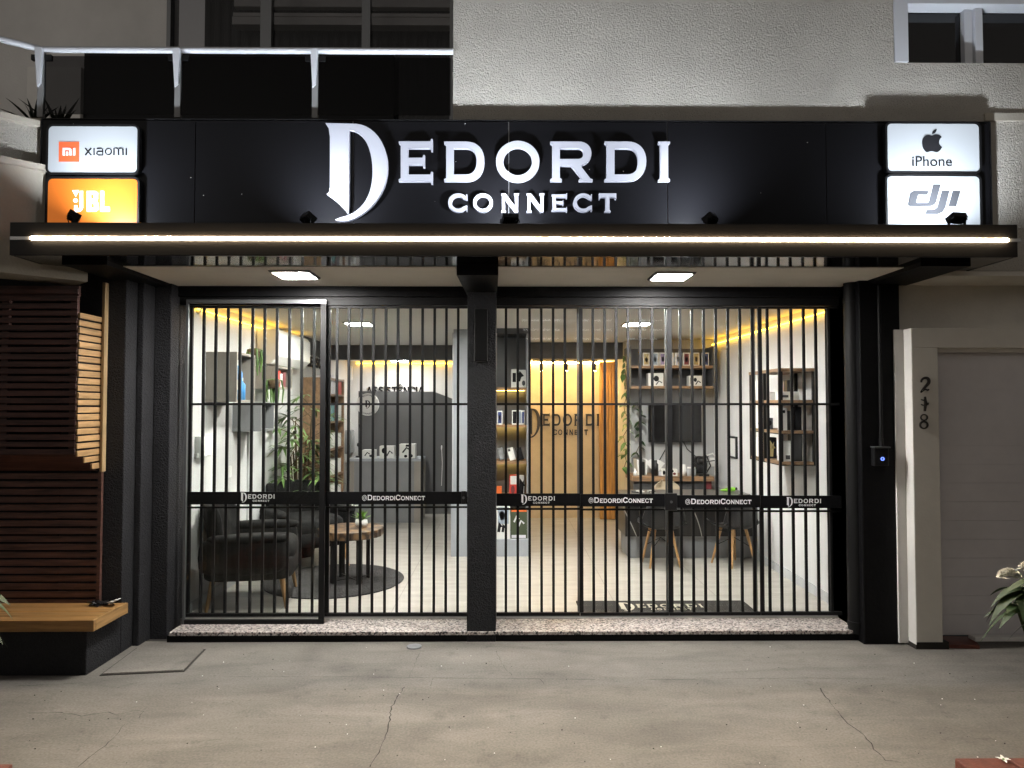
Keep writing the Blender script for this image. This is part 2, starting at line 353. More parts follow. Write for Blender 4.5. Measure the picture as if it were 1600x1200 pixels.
GL['E'] = ([[(0,0),(.80,0),(.82,-.06),(.86,-.06),(.86,.24),(.82,.24),(.80,.17),(.24,.17),(.24,.42),(.60,.42),(.62,.35),(.66,.35),(.66,.66),(.62,.66),(.60,.59),(.24,.59),(.24,.83),(.80,.83),(.82,.76),(.86,.76),(.86,1.06),(.82,1.06),(.80,1),(0,1),(0,.95),(.05,.92),(.05,.08),(0,.05)]], .86)
def gD(): return ([[(0,0),(.55,0)] + bez((.55,0),(.85,0),(1.02,.2),(1.02,.5)) + bez((1.02,.5),(1.02,.8),(.85,1),(.55,1)) + [(0,1),(0,.95),(.05,.92),(.05,.08),(0,.05)],
                  [(.24,.17),(.24,.83),(.55,.83)] + bez((.55,.83),(.74,.83),(.82,.7),(.82,.5)) + bez((.82,.5),(.82,.3),(.74,.17),(.55,.17))], 1.02)
GL['D'] = gD()
GL['O'] = ([arc(.56,.5,.56,.53,0,360,40)[:-1], arc(.56,.5,.37,.36,0,360,40)[:-1]], 1.12)
GL['R'] = ([[(0,0),(.29,0),(.29,.05),(.24,.08),(.24,.39),(.52,.39),(.78,.07),(.72,.05),(.72,0),(1.06,0),(1.06,.05),(1.0,.07),(.75,.40)]
            + bez((.75,.40),(.94,.42),(1.03,.55),(1.03,.70)) + bez((1.03,.70),(1.03,.88),(.9,1),(.70,1)) + [(0,1),(0,.95),(.05,.92),(.05,.08),(0,.05)],
            [(.24,.56),(.24,.83),(.69,.83)] + bez((.69,.83),(.78,.83),(.83,.78),(.83,.70)) + bez((.83,.70),(.83,.61),(.78,.56),(.69,.56))], 1.06)
GL['N'] = ([[(0,0),(.27,0),(.27,.05),(.21,.08),(.21,.68),(.74,0),(.93,0),(.93,.92),(.98,.95),(.98,1),(.70,1),(.70,.95),(.76,.92),(.76,.32),(.23,1),(0,1),(0,.95),(.05,.92),(.05,.08),(0,.05)]], .98)
GL['T'] = ([[(0,1.02),(0,.70),(.05,.70),(.10,.81),(.37,.81),(.37,.09),(.31,.05),(.31,0),(.65,0),(.65,.05),(.59,.09),(.59,.81),(.86,.81),(.91,.70),(.96,.70),(.96,1.02)]], .96)
GL['C'] = ([arc(.52,.5,.52,.53,42,318,34) + [(.93,.02),(.97,.02),(.97,.34),(.93,.34)] + arc(.52,.5,.33,.35,-42,-318,30) + [(.93,.66),(.97,.66),(.97,.98),(.93,.98)]], .97)
GL['A'] = ([[(0,0),(.30,0),(.30,.05),(.23,.06),(.30,.22),(.72,.22),(.79,.06),(.72,.05),(.72,0),(1.04,0),(1.04,.05),(.98,.06),(.60,1),(.43,1),(.06,.06),(0,.05)], [(.37,.37),(.51,.74),(.65,.37)]], 1.04)
_s = bez((.72,.80),(.62,.95),(.15,1.0),(.14,.74),10) + bez((.14,.74),(.14,.50),(.74,.56),(.74,.27),10) + bez((.74,.27),(.74,.0),(.2,.03),(.10,.22),10)
GL['S'] = ([stroke([(.72,.80)] + _s, .17)], .86)
GL['@'] = ([stroke(arc(.5,.42,.46,.50,-62,282,36), .07), stroke(arc(.48,.42,.20,.24,20,340,20), .07), stroke([(.70,.68),(.69,.3),(.76,.2),(.86,.24)], .07)], 1.0)
GL['^'] = ([stroke([(0,0),(.22,.18),(.44,0)], .11)], .44)
GL['`'] = ([stroke([(0,0),(.22,.2)], .11)], .44)
# the tall dagger-like initial, traced as one outline (unit height)
_d = [(42,65),(300,72)] + bez((300,72),(440,80),(565,230),(565,430),10) + bez((565,430),(565,640),(420,790),(300,850),10) + bez((300,850),(250,878),(180,885),(125,866),5) \
   + bez((125,866),(190,842),(240,832),(275,810),5) + bez((275,810),(390,745),(437,620),(437,470),10) + bez((437,470),(437,300),(380,130),(242,122),10) \
   + [(240,740),(233,818)] + bez((233,818),(190,760),(130,705),(55,655),6) + [(74,640),(82,600),(82,180),(72,110)]
GL['dagger'] = ([[((x-42)/815, (882-y)/815) for x, y in _d][::-1]], 523/815)
def layout(txt, small=.78, gap=.16):
    """text run -> contours; capitals keep full height, lower case becomes small capitals"""
    out = []; x = 0
    for ch in txt:
        if ch == ' ': x += .45; continue
        acc = {'Ê': '^', 'Ó': '`'}.get(ch); base = {'Ê': 'E', 'Ó': 'O'}.get(ch, ch)
        s = 1.0 if not base.islower() else small
        g, w = GL[base.upper()]
        out += [[(x+a*s, b*s) for a, b in c] for c in g]
        if acc: out += [[(x+w/2-.22+a, b+1.1) for a, b in c] for c in GL[acc][0]]
        x += (w+gap)*s
    return out
def logo():
    """dagger initial + EDORDI over CONNECT, in picture pixels (y down -> up)"""
    out = fit(GL['dagger'][0], 508, 606, -345, -192)
    for ch, a, b in (('E',623,676),('D',694,757),('O',775,843),('R',860,926),('D',945,1010),('I',1029,1047)): out += fit(GL[ch][0], a, b, -283-(4 if ch=='E' else 1 if ch=='O' else 0), -221+(4 if ch=='E' else 1 if ch=='O' else 0))
    for ch, a, b in (('C',700,730),('O',739,770),('N',783,811),('N',823,851),('E',862,886),('C',896,925),('T',936,963)): out += fit(bold(ch), a, b, -331, -302)
    return out
def bold(ch): return GL[ch][0]
def fit(cs, x0, x1, z0, z1):
    xs = [p[0] for c in cs for p in c]; zs = [p[1] for c in cs for p in c]
    a, b, c, d = min(xs), max(xs), min(zs), max(zs)
    return [[(x0+(x-a)/(b-a)*(x1-x0), z0+(z-c)/(d-c)*(z1-z0)) for x, z in q] for q in cs]
def fill(cs, y, depth, bev=0):
    """contours in (x, z) -> MB-like mesh data, filled and extruded; front face at y facing the street"""
    cu = bpy.data.curves.new('outline', 'CURVE'); cu.dimensions = '2D'; cu.fill_mode = 'BOTH'; cu.extrude = depth/2 if depth else 0
    for c in cs:
        sp = cu.splines.new('POLY'); sp.points.add(len(c)-1); sp.use_cyclic_u = True
        for i, (x, z) in enumerate(c): sp.points[i].co = (x, z, 0, 1)
    o = bpy.data.objects.new('outline', cu); me = bpy.data.meshes.new_from_object(o)
    b = MB(); b.add([(v.co.x, y + depth/2 - v.co.z, v.co.y) for v in me.vertices], [tuple(p.vertices) for p in me.polygons])
    bpy.data.objects.remove(o); bpy.data.curves.remove(cu); bpy.data.meshes.remove(me)
    return b
def fontfill(txt, y, depth, x0, x1, z0, z1):
    cu = bpy.data.curves.new('outline', 'FONT'); cu.body = txt; cu.extrude = depth/2
    o = bpy.data.objects.new('outline', cu); me = bpy.data.meshes.new_from_object(o)
    xs = [v.co.x for v in me.vertices]; zs = [v.co.y for v in me.vertices]; a, b_, c, d = min(xs), max(xs), min(zs), max(zs)
    b = MB(); b.add([(x0+(v.co.x-a)/(b_-a)*(x1-x0), y+depth/2-v.co.z, z0+(v.co.y-c)/(d-c)*(z1-z0)) for v in me.vertices], [tuple(p.vertices) for p in me.polygons])
    bpy.data.objects.remove(o); bpy.data.curves.remove(cu); bpy.data.meshes.remove(me)
    return b
def px2w(cs, D):                                   # picture-pixel contours (y negated) onto the plane at distance D
    return [[P(x, -z, D) for x, z in c] for c in cs]
def rrect(x0, x1, z0, z1, r, n=6):
    return arc(x1-r, z0+r, r, r, -90, 0, n) + arc(x1-r, z1-r, r, r, 0, 90, n) + arc(x0+r, z1-r, r, r, 90, 180, n) + arc(x0+r, z0+r, r, r, 180, 270, n)

# ================================================================== THE SETTING
FZ = .07                                           # shop floor level
pav = tag(MB().quad((-30,-30,0),(30,-30,0),(30,4.60,0),(-30,4.60,0)).build('pavement', 'concrete'), kind='structure')
far = tag(MB().quad((-30,4.60,-.004),(30,4.60,-.004),(30,40,-.004),(-30,40,-.004)).build('ground', 'crack'), kind='structure')
def crack(pts, w0, name='crack', jit=.006, closed=False):
    q = []
    for i in range(len(pts)-1):
        a = Vector(G(*pts[i], 0)); b = Vector(G(*pts[i+1], 0)); n = max(2, int((b-a).length/.03))
        for k in range(n): q.append(a.lerp(b, k/n) + Vector((random.uniform(-jit,jit), random.uniform(-jit,jit))))
    q.append(Vector(G(*pts[-1], 0)))
    mb = MB()
    ws = [w0*random.uniform(.12,.65) for _ in q]
    o = stroke([tuple(p) for p in q], ws); k = len(q)
    vs = [(x,y,.0022) for x, y in o]
    mb.add(vs, [(i, i+1, 2*k-2-i, 2*k-1-i) for i in range(k-1)])
    # face upwards
    mb.f = [f[::-1] for f in mb.f]
    return mb.build(name, 'crack', pav)
crack([(350,1058),(420,1058),(545,1058),(700,1060),(800,1061),(930,1062)], .007, 'joint', .001)
crack([(1010,1062),(1090,1062)], .007, 'joint', .001); crack([(1120,1061),(1265,1060),(1400,1062)], .006, 'joint', .001)
crack([(632,1074),(612,1105),(608,1135),(598,1165),(578,1199)], .011)
crack([(1281,1076),(1295,1095),(1325,1130),(1350,1150),(1372,1178),(1385,1189),(1408,1192)], .011)
crack([(45,1115),(95,1114),(130,1119),(170,1113),(185,1119),(205,1111),(223,1112),(218,1122)], .008)
crack([(196,1132),(170,1160),(140,1185),(122,1199)], .006)
crack([(655,1020),(640,1058)], .004); crack([(676,1060),(673,1072)], .005); crack([(30,1072),(90,1070),(130,1067)], .006); crack([(775,1018),(790,1046),(800,1056)], .004)
crack([(1560,1080),(1599,1081)], .006); crack([(845,1062),(850,1070)], .006); crack([(10,1160),(35,1148)], .006)
# small litter specks on the pavement
lit = MB()
for i in range(110):
    x, y = G(random.uniform(0,1600), random.uniform(1012,1199), 0); r = random.uniform(.0015,.0045)
    lit.blob((x,y,r*.5), (r, r*random.uniform(.5,1), r*.6), 5, 3)
lit2 = MB()
for i in range(45):
    x, y = G(random.uniform(200,1600), random.uniform(1005,1199), 0); r = random.uniform(.0015,.004)
    lit2.blob((x,y,r*.5), (r, r, r*.6), 5, 3)
tag(lit.build('grit', 'crack'), 'dark specks of grit scattered over the concrete pavement', 'grit', kind='stuff')
tag(lit2.build('petal_litter', 'white_paint'), 'tiny pale crumbs scattered over the concrete pavement', 'litter', kind='stuff')
# inspection cover and drain cap
t = thing('inspection_cover', 'square concrete inspection cover set beside the black bench base', 'cover', (*G(235,1034,0), 0))
c4 = [G(160,1055,0), G(286,1049,0), G(318,1016,0), G(215,1014,0)]
MB().vprism([(x,y) for x, y in c4], .001, .010).build('lid', 'concrete', t, bevel=.003)
cen = Vector((sum(p[0] for p in c4)/4, sum(p[1] for p in c4)/4))
c5 = [tuple(cen + (Vector(p)-cen)*1.05) for p in c4]
MB().vprism(c5, .0005, .004).build('rim', 'crack', t)
tag(MB().lathe(*G(647,1011,0), [(.001,0),(.047,0),(.047,.006),(.040,.008),(.001,.008)]).build('floor_drain', 'lam_grey'), 'small round grey drain cap in the pavement before the sill', 'drain')

# ================================================================== SHOP BUILDING
D_SIGN, D_WALL, D_GATE = 4.15, 4.197, 4.80
Z_SOF = PZ(450, D_GATE)
B = thing('shop_building', 'two storey building with black shopfront, cream stucco upper wall and balcony', 'building', (0, 4.6, 0))
WX0, WX1 = -2.21, 2.37                             # side walls of the shop room
CZ = 2.27
# upper stucco wall with a window opening at the right
X708 = PX(708, D_WALL, 100)
wx0, wz0 = P(1397, 98, D_WALL)
up = MB()
up.box(X708, wx0, D_WALL, D_WALL+.25, 2.33, 6.0)
up.box(wx0, 6.5, D_WALL, D_WALL+.25, 2.33, wz0)
up.box(wx0, 6.5, D_WALL, D_WALL+.25, PZ(-80, D_WALL), 6.0)
up.box(-2.49, X708, D_WALL, D_WALL+.25, 2.33, 3.20)
up.build('stucco_wall', 'stucco', B)
bz0, bz1 = PZ(187, D_WALL), PZ(175, D_WALL)
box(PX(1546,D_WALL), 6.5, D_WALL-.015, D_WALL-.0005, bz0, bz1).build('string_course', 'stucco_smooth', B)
# chamfered left wing
def cham(t0, t1, z0, z1, off=0, th=.25, bx=-2.675):
    a = Vector((bx-t0, D_WALL-t0)); b = Vector((bx-t1, D_WALL-t1)); n = Vector((.7071,-.7071))
    return MB().vprism([tuple(p) for p in (a+n*off, b+n*off, b-n*th, a-n*th)][::-1], z0, z1)
zc = PZ(262, 4.07, 65)
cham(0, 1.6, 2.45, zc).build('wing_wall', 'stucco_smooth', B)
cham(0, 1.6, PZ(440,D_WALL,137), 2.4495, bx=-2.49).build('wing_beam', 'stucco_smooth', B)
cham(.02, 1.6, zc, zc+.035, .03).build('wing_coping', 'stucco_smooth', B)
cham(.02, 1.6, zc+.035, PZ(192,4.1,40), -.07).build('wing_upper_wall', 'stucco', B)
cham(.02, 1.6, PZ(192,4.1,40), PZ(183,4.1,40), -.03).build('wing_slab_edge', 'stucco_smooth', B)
# balcony recess
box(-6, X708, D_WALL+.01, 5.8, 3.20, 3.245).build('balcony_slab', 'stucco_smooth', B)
DB = 5.8
xw0 = PX(262, DB, 40)
bk = MB(); bk.box(-6, xw0, DB, DB+.2, 3.0, 6); bk.build('balcony_back_wall', 'grey_render', B)
box(X708, X708+.1, D_WALL+.26, DB+.2, 3.0, 6).build('balcony_side_wall', 'grey_render', B)
box(-6, X708, DB-.35, DB-.15, PZ(-60,DB), PZ(-60,DB)+.1).build('balcony_ceiling', 'grey_render', B)
bw_ = MB()
for a, b in ((262,268),(408,425),(566,579),(703,712)): bw_.box(PX(a,DB,40), PX(b,DB,40), DB-.02, DB+.05, 3.2, 6)
win = bw_.build('balcony_window', 'alu_dark', B)
box(xw0+.02, X708, DB+.03, DB+.04, 3.2, 6).build('pane', 'glass_smoke', win)
wi = MB(); wi.box(xw0, X708, 7.4, 7.5, 2.9, 6.5); wi.build('room_wall', 'grey_render', win)
ci = MB()
for z, h, q in ((PZ(40,6.14), .07, 0), (PZ(25,6.14), .03, .1), (PZ(8,6.14), .10, .2)): ci.box(xw0+.4, X708, 6.14+q*.2, 6.24, z, z+h)
ci.build('cornice_reflection', 'white_paint', win)  # added boards behind the pane, standing in for moulding lines reflected in it
cu = MB()
for i in range(60):
    x = xw0+.1+i*.045; cu.tube([(x,6.35+.03*(i%2),2.9),(x,6.35+.03*(i%2),5.6)], .03, 6)
cu.build('curtain', 'charcoal', win)
box(PX(60,DB,150), PX(142,DB,150), DB-.14, DB-.01, 3.25, PZ(120,DB)).build('balcony_low_wall', 'white_paint', B)
box(PX(142,DB,150), xw0+1.9, DB-.10, DB-.03, 3.25, PZ(88,DB)).build('balcony_panel', 'black_paint', B)
# shopfront frame
H0 = PZ(450, D_GATE); H1 = PZ(478, D_GATE)
hd = MB(); hd.box(WX0, WX1, D_GATE-.05, D_GATE+.16, PZ(465,D_GATE), H0+.05); hd.build('header_beam', 'black_paint', B)
box(WX0, WX1, D_GATE-.025, D_GATE+.14, H1, PZ(465,D_GATE)-.0005).build('header_rail', 'black_metal', B)
D_RISER = 4.58
pl = MB(); pl.box(PX(266,D_RISER), PX(1352,D_RISER), D_RISER, D_GATE+.2, -.02, .043); pl.build('plinth', 'black_paint', B)
gs = MB(); gs.box(PX(270,D_RISER), PX(1338,D_RISER), D_RISER-.012, D_GATE+.04, .0435, .066); gs.build('granite_sill', 'granite', B, bevel=.003)
# stepped black reveal on the left
st = MB()
st.box(-2.75, -2.36, 4.385, 5.0, -.02, 2.45); st.box(-2.36, -2.319, 4.515, 5.0, -.02, 2.45); st.box(-2.319, -2.209, 4.655, 5.0, -.02, 2.45)
st.build('stepped_reveal', 'black_stucco', B, bevel=.006)
# right pier
pr = MB(); pr.box(PX(1345,4.5), PX(1408,4.5), 4.5, 5.0, -.02, 2.45); pr.box(PX(1323,4.72), PX(1345,4.5), 4.70, 5.0, -.02, 2.45); pr.build('corner_pier', 'black_paint', B, bevel=.006)
# centre pillar and its beam
xa, xb = PX(730,D_RISER), PX(775,D_RISER)
box(xa, xb, D_RISER-.005, D_GATE+.12, -.02, Z_SOF+.02).build('centre_pillar', 'black_stucco', B, bevel=.006)
MB().vprism([(xa-.03,4.00),(xb+.02,4.00),(xb+.005,4.79),(xa-.01,4.79)], Z_SOF-.06, Z_SOF+.1).build('centre_beam', 'black_paint', B)
# porch ceiling, side beams, wall soffits
ZS = Z_SOF
box(WX0-.01, 2.335, 4.085, D_GATE+.1, ZS+.002, ZS+.05).build('porch_ceiling', 'soffit', B)
for a, b in ((-2.47, WX0-.012), (2.337, 2.62)): box(a, b, 3.92, 4.82, ZS-.02, ZS+.2).build('side_beam', 'black_paint', B)
box(2.62, 6.5, D_WALL+.004, 5.2, PZ(443,4.5), 2.328).build('wall_soffit', 'paint_beige', B)
box(-6, -2.75, 4.38, 5.0, -.02, 2.45).build('alcove_wall', 'black_paint', B)
# ---- room shell
box(WX0-.15, WX0, D_GATE+.17, 10.1, FZ-.1, 2.6).build('side_wall', 'white_wall', B)
box(WX1, WX1+.15, D_GATE+.17, 10.1, FZ-.1, 2.6).build('side_wall', 'white_wall', B)
box(WX0-.1, WX1+.1, D_GATE+.161, 10.1, CZ, CZ+.1).build('ceiling', 'ceiling', B)
fl = box(WX0-.1, WX1+.1, D_GATE+.04, 10.1, FZ-.06, FZ).build('floor', 'tiles', B)
box(WX0, -.55, 9.9, 10.05, FZ, 2.4).build('alcove_back_wall', 'white_wall', B)
box(-.55, .20, 7.27, 10.05, FZ, 2.4).build('core_wall', 'grey_wall', B)
box(.20, 1.6, 9.10, 9.25, FZ, 2.4).build('feature_wall', 'beige_wall', B)
box(1.418, WX1, 8.0, 10.0, FZ, 2.4).build('television_wall', 'tv_wall', B)
box(1.404, 1.417, 8.0, 8.97, FZ, CZ).build('wall_return', 'cream', B)
box(WX0, -.55, 8.8, 8.95, 2.09, CZ+.01).build('ceiling_beam', 'charcoal', B)
box(.20, 1.404, 8.40, 8.55, 2.075, CZ+.01).build('ceiling_beam', 'charcoal', B)
box(WX0, -.55, 8.951, 9.9, 2.135, 2.2).build('alcove_ceiling', 'ceiling', B)
box(.20, 1.404, 8.551, 9.1, 2.085, 2.15).build('alcove_ceiling', 'ceiling', B)
box(WX0+.0005, WX0+.02, 7.55, 8.8, 2.085, CZ).build('wall_band', 'charcoal', B)
box(WX1-.014, WX1, D_GATE+.2, 8.0, FZ, FZ+.07).build('skirting', 'grey_wall', B)
box(WX0, WX0+.014, D_GATE+.2, 9.9, FZ, FZ+.07).build('skirting', 'grey_wall', B)
box(WX0+.0005, WX0+.02, 6.05, 7.5, FZ+.07, PZ(674,6.1)).build('marble_panel', 'marble_white', B)
# dark partition with chamfered top in the alcove
D_PT = 9.45
pp = [(PX(560,D_PT), FZ), (-.56, FZ), (-.56, PZ(630,D_PT)), (PX(678,D_PT), PZ(612,D_PT)), (PX(560,D_PT), PZ(611,D_PT))]
tag(MB().prism(pp, D_PT, D_PT+.08).build('partition_screen', 'charcoal_wall'), 'dark grey partition with one slanted top corner behind the service counter', 'partition')

# ================================================================== CANOPY
ZC0, ZC1 = PZ(400, 3.78), PZ(349, 3.78)
cx0, cx1 = PX(15,3.78,375), PX(1590,3.78,375)
K = thing('canopy', 'black canopy over the shopfront with a glowing strip along its edge', 'canopy', (0, 4.0, ZC0))
zl = PZ(373.5, 3.78)
fz = MB(); fz.box(cx0, cx1, 3.78, 3.80, zl+.010, ZC1); fz.box(cx0, cx1, 3.78, 3.80, ZC0, zl-.010); fz.box(cx0, cx1, 3.795, 3.815, zl-.010, zl+.010)
fz.build('fascia', 'fascia', K, bevel=.002)
box(cx0, cx1, 3.815, D_WALL-.001, ZC1-.03, ZC1-.004).build('top_sheet', 'fascia', K)
for a, b in ((cx0, cx0+.012), (cx1-.012, cx1)): box(a, b, 3.815, 4.19, ZC0+.001, ZC1-.031).build('end_plate', 'fascia', K)
un = MB(); un.box(cx0+.013, cx1-.013, 3.80, 4.084, ZC0+.002, ZC0+.012); un.build('soffit_panel', 'gloss_black', K)
for a, b in ((cx0+.013, WX0-.02), (2.625, cx1-.013)): box(a, b, 4.085, 4.19, ZC0+.004, ZC0+.014).build('soffit_end', 'fascia', K)
box(cx0, cx1+.02, 3.7805, 3.7945, zl-.0085, zl+.0085).build('light_channel', 'track', K)
sx0, sx1 = PX(48,3.78,373), PX(1575,3.78,373)
box(sx0, sx1, 3.7765, 3.7795, zl-.0072, zl+.0072).build('light_strip', 'strip', K)

# ================================================================== SIGN BOARD AND LETTERS
sx0, sz1 = P(65, 186, D_SIGN); sx1 = PX(1548, D_SIGN, 250); sz0 = ZC1-.004
S = thing('sign_board', 'long black sign board mounted above the canopy', 'sign board', ((sx0+sx1)/2, D_SIGN, sz0))
seams = [sx0+.004] + [PX(p, D_SIGN, 260) for p in (305, 551, 795, 1043, 1291)] + [sx1-.004]
bd = MB()
for a, b in zip(seams, seams[1:]): bd.box(a+.002, b-.002, D_SIGN, D_SIGN+.012, sz0, sz1-.006)
bd.build('panel', 'board', S, bevel=.0012)
MB().box(sx0, sx1, D_SIGN+.0125, D_SIGN+.044, sz0, sz1).build('backing', 'track', S)
ed = MB(); ed.box(sx0-.004, sx0, D_SIGN-.001, D_SIGN+.044, sz0, sz1); ed.box(sx1, sx1+.004, D_SIGN-.001, D_SIGN+.044, sz0, sz1); ed.box(sx0, sx1, D_SIGN-.001, D_SIGN+.044, sz1, sz1+.006); ed.build('edge_trim', 'black_metal', S)
seam = MB()
LT = thing('shop_name', 'big lit white shop name letters on the black board', 'letters', (*[PX(790,D_SIGN), D_SIGN-.03], PZ(340,D_SIGN)))
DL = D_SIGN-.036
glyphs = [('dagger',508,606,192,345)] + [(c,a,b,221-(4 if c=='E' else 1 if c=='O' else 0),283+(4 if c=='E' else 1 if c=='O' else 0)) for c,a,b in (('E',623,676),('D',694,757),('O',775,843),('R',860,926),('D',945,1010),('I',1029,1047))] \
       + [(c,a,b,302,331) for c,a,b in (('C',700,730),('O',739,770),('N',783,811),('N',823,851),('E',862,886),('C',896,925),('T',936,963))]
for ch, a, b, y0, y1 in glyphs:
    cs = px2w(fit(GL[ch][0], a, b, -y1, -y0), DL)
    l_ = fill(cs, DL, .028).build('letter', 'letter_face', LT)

# sign boxes
def sign_box(px0, px1, py0, py1, face, label, name='light_box_sign'):
    d = D_SIGN-.03
    x0, z1 = P(px0, py0, d); x1, z0 = P(px1, py1, d)
    t = thing(name, label, 'sign', ((x0+x1)/2, d, z0))
    rr = .026
    fill([rrect(x0-.012, x1+.012, z0-.012, z1+.012, rr+.012), rrect(x0, x1, z0, z1, rr)[::-1]], d-.003, .032).build('frame', 'black_metal', t)
    fill([rrect(x0+.001, x1-.001, z0+.001, z1-.001, rr)], d, .029).build('face', face, t)
    return t, d-.003
def mark(t, d, cs, m, name='lettering'): return fill(px2w(cs, d), d, .003).build(name, m, t)
def neg(c): return [(x, -y) for x, y in c]
sg, d = sign_box(76, 214, 197, 270, 'sign_white', 'white light box sign with an orange square emblem and thin dark lettering')
e = mark(sg, d, [neg([(91.8,252.5),(123.4,252.5),(123.4,221.5),(91.8,221.5)])], 'red_orange', 'emblem')
def zx(x, y, ox, oy, s): return (ox+x/s, -(oy+y/s))
a = lambda *p: [zx(x, y, 60, 180, 6.667) for x, y in p]
fill(px2w([a((252,418),(252,340),(325,340),(342,352),(345,418),(322,418),(322,362),(275,362),(275,418)), a((288,378),(308,378),(308,418),(288,418)), a((360,340),(382,340),(382,418),(360,418))], d-.002), d-.002, .003).build('emblem_mark', 'vinyl_white', e)
w = 12/6.667
xi = []
Z6 = lambda pts: [zx(x, y, 60, 180, 6.667) for x, y in pts]
xi += [stroke(Z6([(487,342),(516,378)]), w), stroke(Z6([(516,378),(549,415)]), w)]
xi += [stroke(Z6([(549,342),(520,372)]), w), stroke(Z6([(512,384),(487,415)]), w)]
xi += [stroke(Z6([(578,342),(578,415)]), w)]
xi += [stroke(Z6([(608,345),(650,343),(668,356),(668,414),(625,414),(606,402),(610,382),(625,376),(663,376)]), w)]
oo = Z6(arc(727,378,36,36,0,360,28)[:-1]); oi = Z6(arc(727,378,27,27,0,360,28)[:-1])
xi += [oo, oi[::-1]]
xi += [stroke(Z6([(785,415),(785,343),(815,341),(832,352),(834,415)]), w), stroke(Z6([(839,344),(862,341),(878,352),(880,415)]), w), stroke(Z6([(914,342),(914,415)]), w)]
mark(sg, d, xi, 'ink')
sg, d = sign_box(75, 214, 279, 356, 'sign_orange', 'orange light box sign with white capital letters and a white exclamation mark')
jb = [Z6([(432,790),(462,790),(462,960),(450,990),(425,1006),(392,1008),(372,990),(372,938),(402,938),(407,968),(432,968)]),
      Z6([(505,790),(590,790),(618,808),(618,870),(605,893),(622,915),(622,985),(595,1004),(505,1004)]), Z6([(545,825),(545,870),(578,870),(578,825)]), Z6([(545,915),(545,965),(580,965),(580,915)]),
      Z6([(645,790),(682,790),(682,955),(742,955),(742,1004),(645,1004)]),
      Z6([(352,783),(420,783),(387,848)]), Z6(arc(385,888,23,21,0,360,18)[:-1])]
mark(sg, d, jb, 'jbl_white')
sg, d = sign_box(1386, 1531, 193, 268, 'sign_white', 'white light box sign with a dark bitten fruit emblem over dark lettering')
Z7 = lambda pts: [zx(x, y, 1370, 180, 6.667) for x, y in pts]
ap = [(575,212)] + bez((575,212),(610,190),(655,192),(678,228),8) + bez((678,228),(640,255),(640,310),(682,330),8) + bez((682,330),(665,365),(645,385),(625,384),6) + bez((625,384),(600,382),(590,372),(572,373),5) \
   + bez((572,373),(550,374),(540,386),(522,384),5) + bez((522,384),(490,370),(472,315),(474,275),8) + bez((474,275),(476,225),(515,190),(560,208),8)
lf = [(578,193)] + bez((578,193),(578,165),(600,145),(625,142),6) + bez((625,142),(626,170),(605,195),(578,193),6)
mark(sg, d, [Z7(ap[:-1]), Z7(lf[:-1])], 'ink', 'emblem')
xa_, za_ = P(1370+372/6.667, 180+530/6.667, d); xb_, zb_ = P(1370+783/6.667, 180+427/6.667, d)
fontfill('iPhone', d, .003, xa_, xb_, za_, zb_).build('lettering', 'ink', sg)
sg, d = sign_box(1386, 1532, 275, 356, 'sign_white', 'white light box sign with slanted grey lower case letters')
dj = [Z7([(590,722),(666,722),(620,905),(600,932),(560,948),(345,948),(327,930),(352,808),(385,788),(540,788),(528,828),(432,828),(412,905),(420,914),(528,914),(545,900)]),
      Z7([(680,788),(758,788),(715,960),(690,1005),(640,1030),(508,1030),(520,985),(600,982),(632,958)]), Z7([(795,788),(872,788),(828,948),(748,948)])]
M['ink_mid'] = mat('mid grey print', (.035,.037,.042), .8, spec=.1)
mark(sg, d, dj, 'ink_mid')

# floodlights on the canopy
def flood(px, py, yaw, label, tl):
    x, z = P(px, py+2, 3.86)
    t = thing('floodlight', label, 'floodlight', (x, 3.86, ZC1), yaw, 'floodlights standing on the canopy')
    tilt = Matrix.Rotation(R(tl), 3, 'X')                 # emitting face looks back and up at the board
    h = MB(); h.obox((0,0,z-ZC1), (.088,.018,.060), tilt)
    for i in range(7): h.obox(Vector((0,0,z-ZC1)) + tilt @ Vector((-.042+i*.014,-.015,0)), (.003,.008,.05), tilt)
    h.build('housing', 'black_metal', t, local=True)
    MB().obox(Vector((0,0,z-ZC1)) + tilt @ Vector((0,.0105,0)), (.072,.003,.044), tilt).build('lens', 'flood', t, local=True)
    vz = MB()  # rim added round the lens to cut its sideways spill
    for cc_, ss_ in (((-.042,.015,0),(.004,.012,.060)),((.042,.015,0),(.004,.012,.060)),((0,.015,-.028),(.080,.012,.004)),((0,.015,.028),(.080,.012,.004))): vz.obox(Vector((0,0,z-ZC1)) + tilt @ Vector(cc_), ss_, tilt)
    vz.build('added_visor', 'black_metal', t, local=True)
    br = MB(); zz = z-ZC1
    for s in (-1,1): br.box(s*.054-.002, s*.054+.002, -.008, .008, -.003, zz+.004)
    br.box(-.056, .056, -.008, .008, -.004, .001); br.build('bracket', 'black_metal', t, local=True)
    MB().tube([(.02,-.01,zz-.02),(.03,-.03,.03),(.01,-.02,.008),(-.03,.03,.004)], .0035, 6).build('cable', 'black_metal', t, local=True)
flood(115, 337, R(-55), 'black floodlight standing in front of the orange light box sign', 64)
flood(481, 340, R(-50), 'black floodlight angled at the tail of the tall initial letter', 57)
flood(797, 342, R(12), 'black floodlight in the middle of the canopy below the small letters', 58)
flood(1110, 341, R(50), 'black floodlight right of the shop name on bare board', 57)
flood(1495, 340, R(14), 'black floodlight before the sign with slanted grey letters', 66)

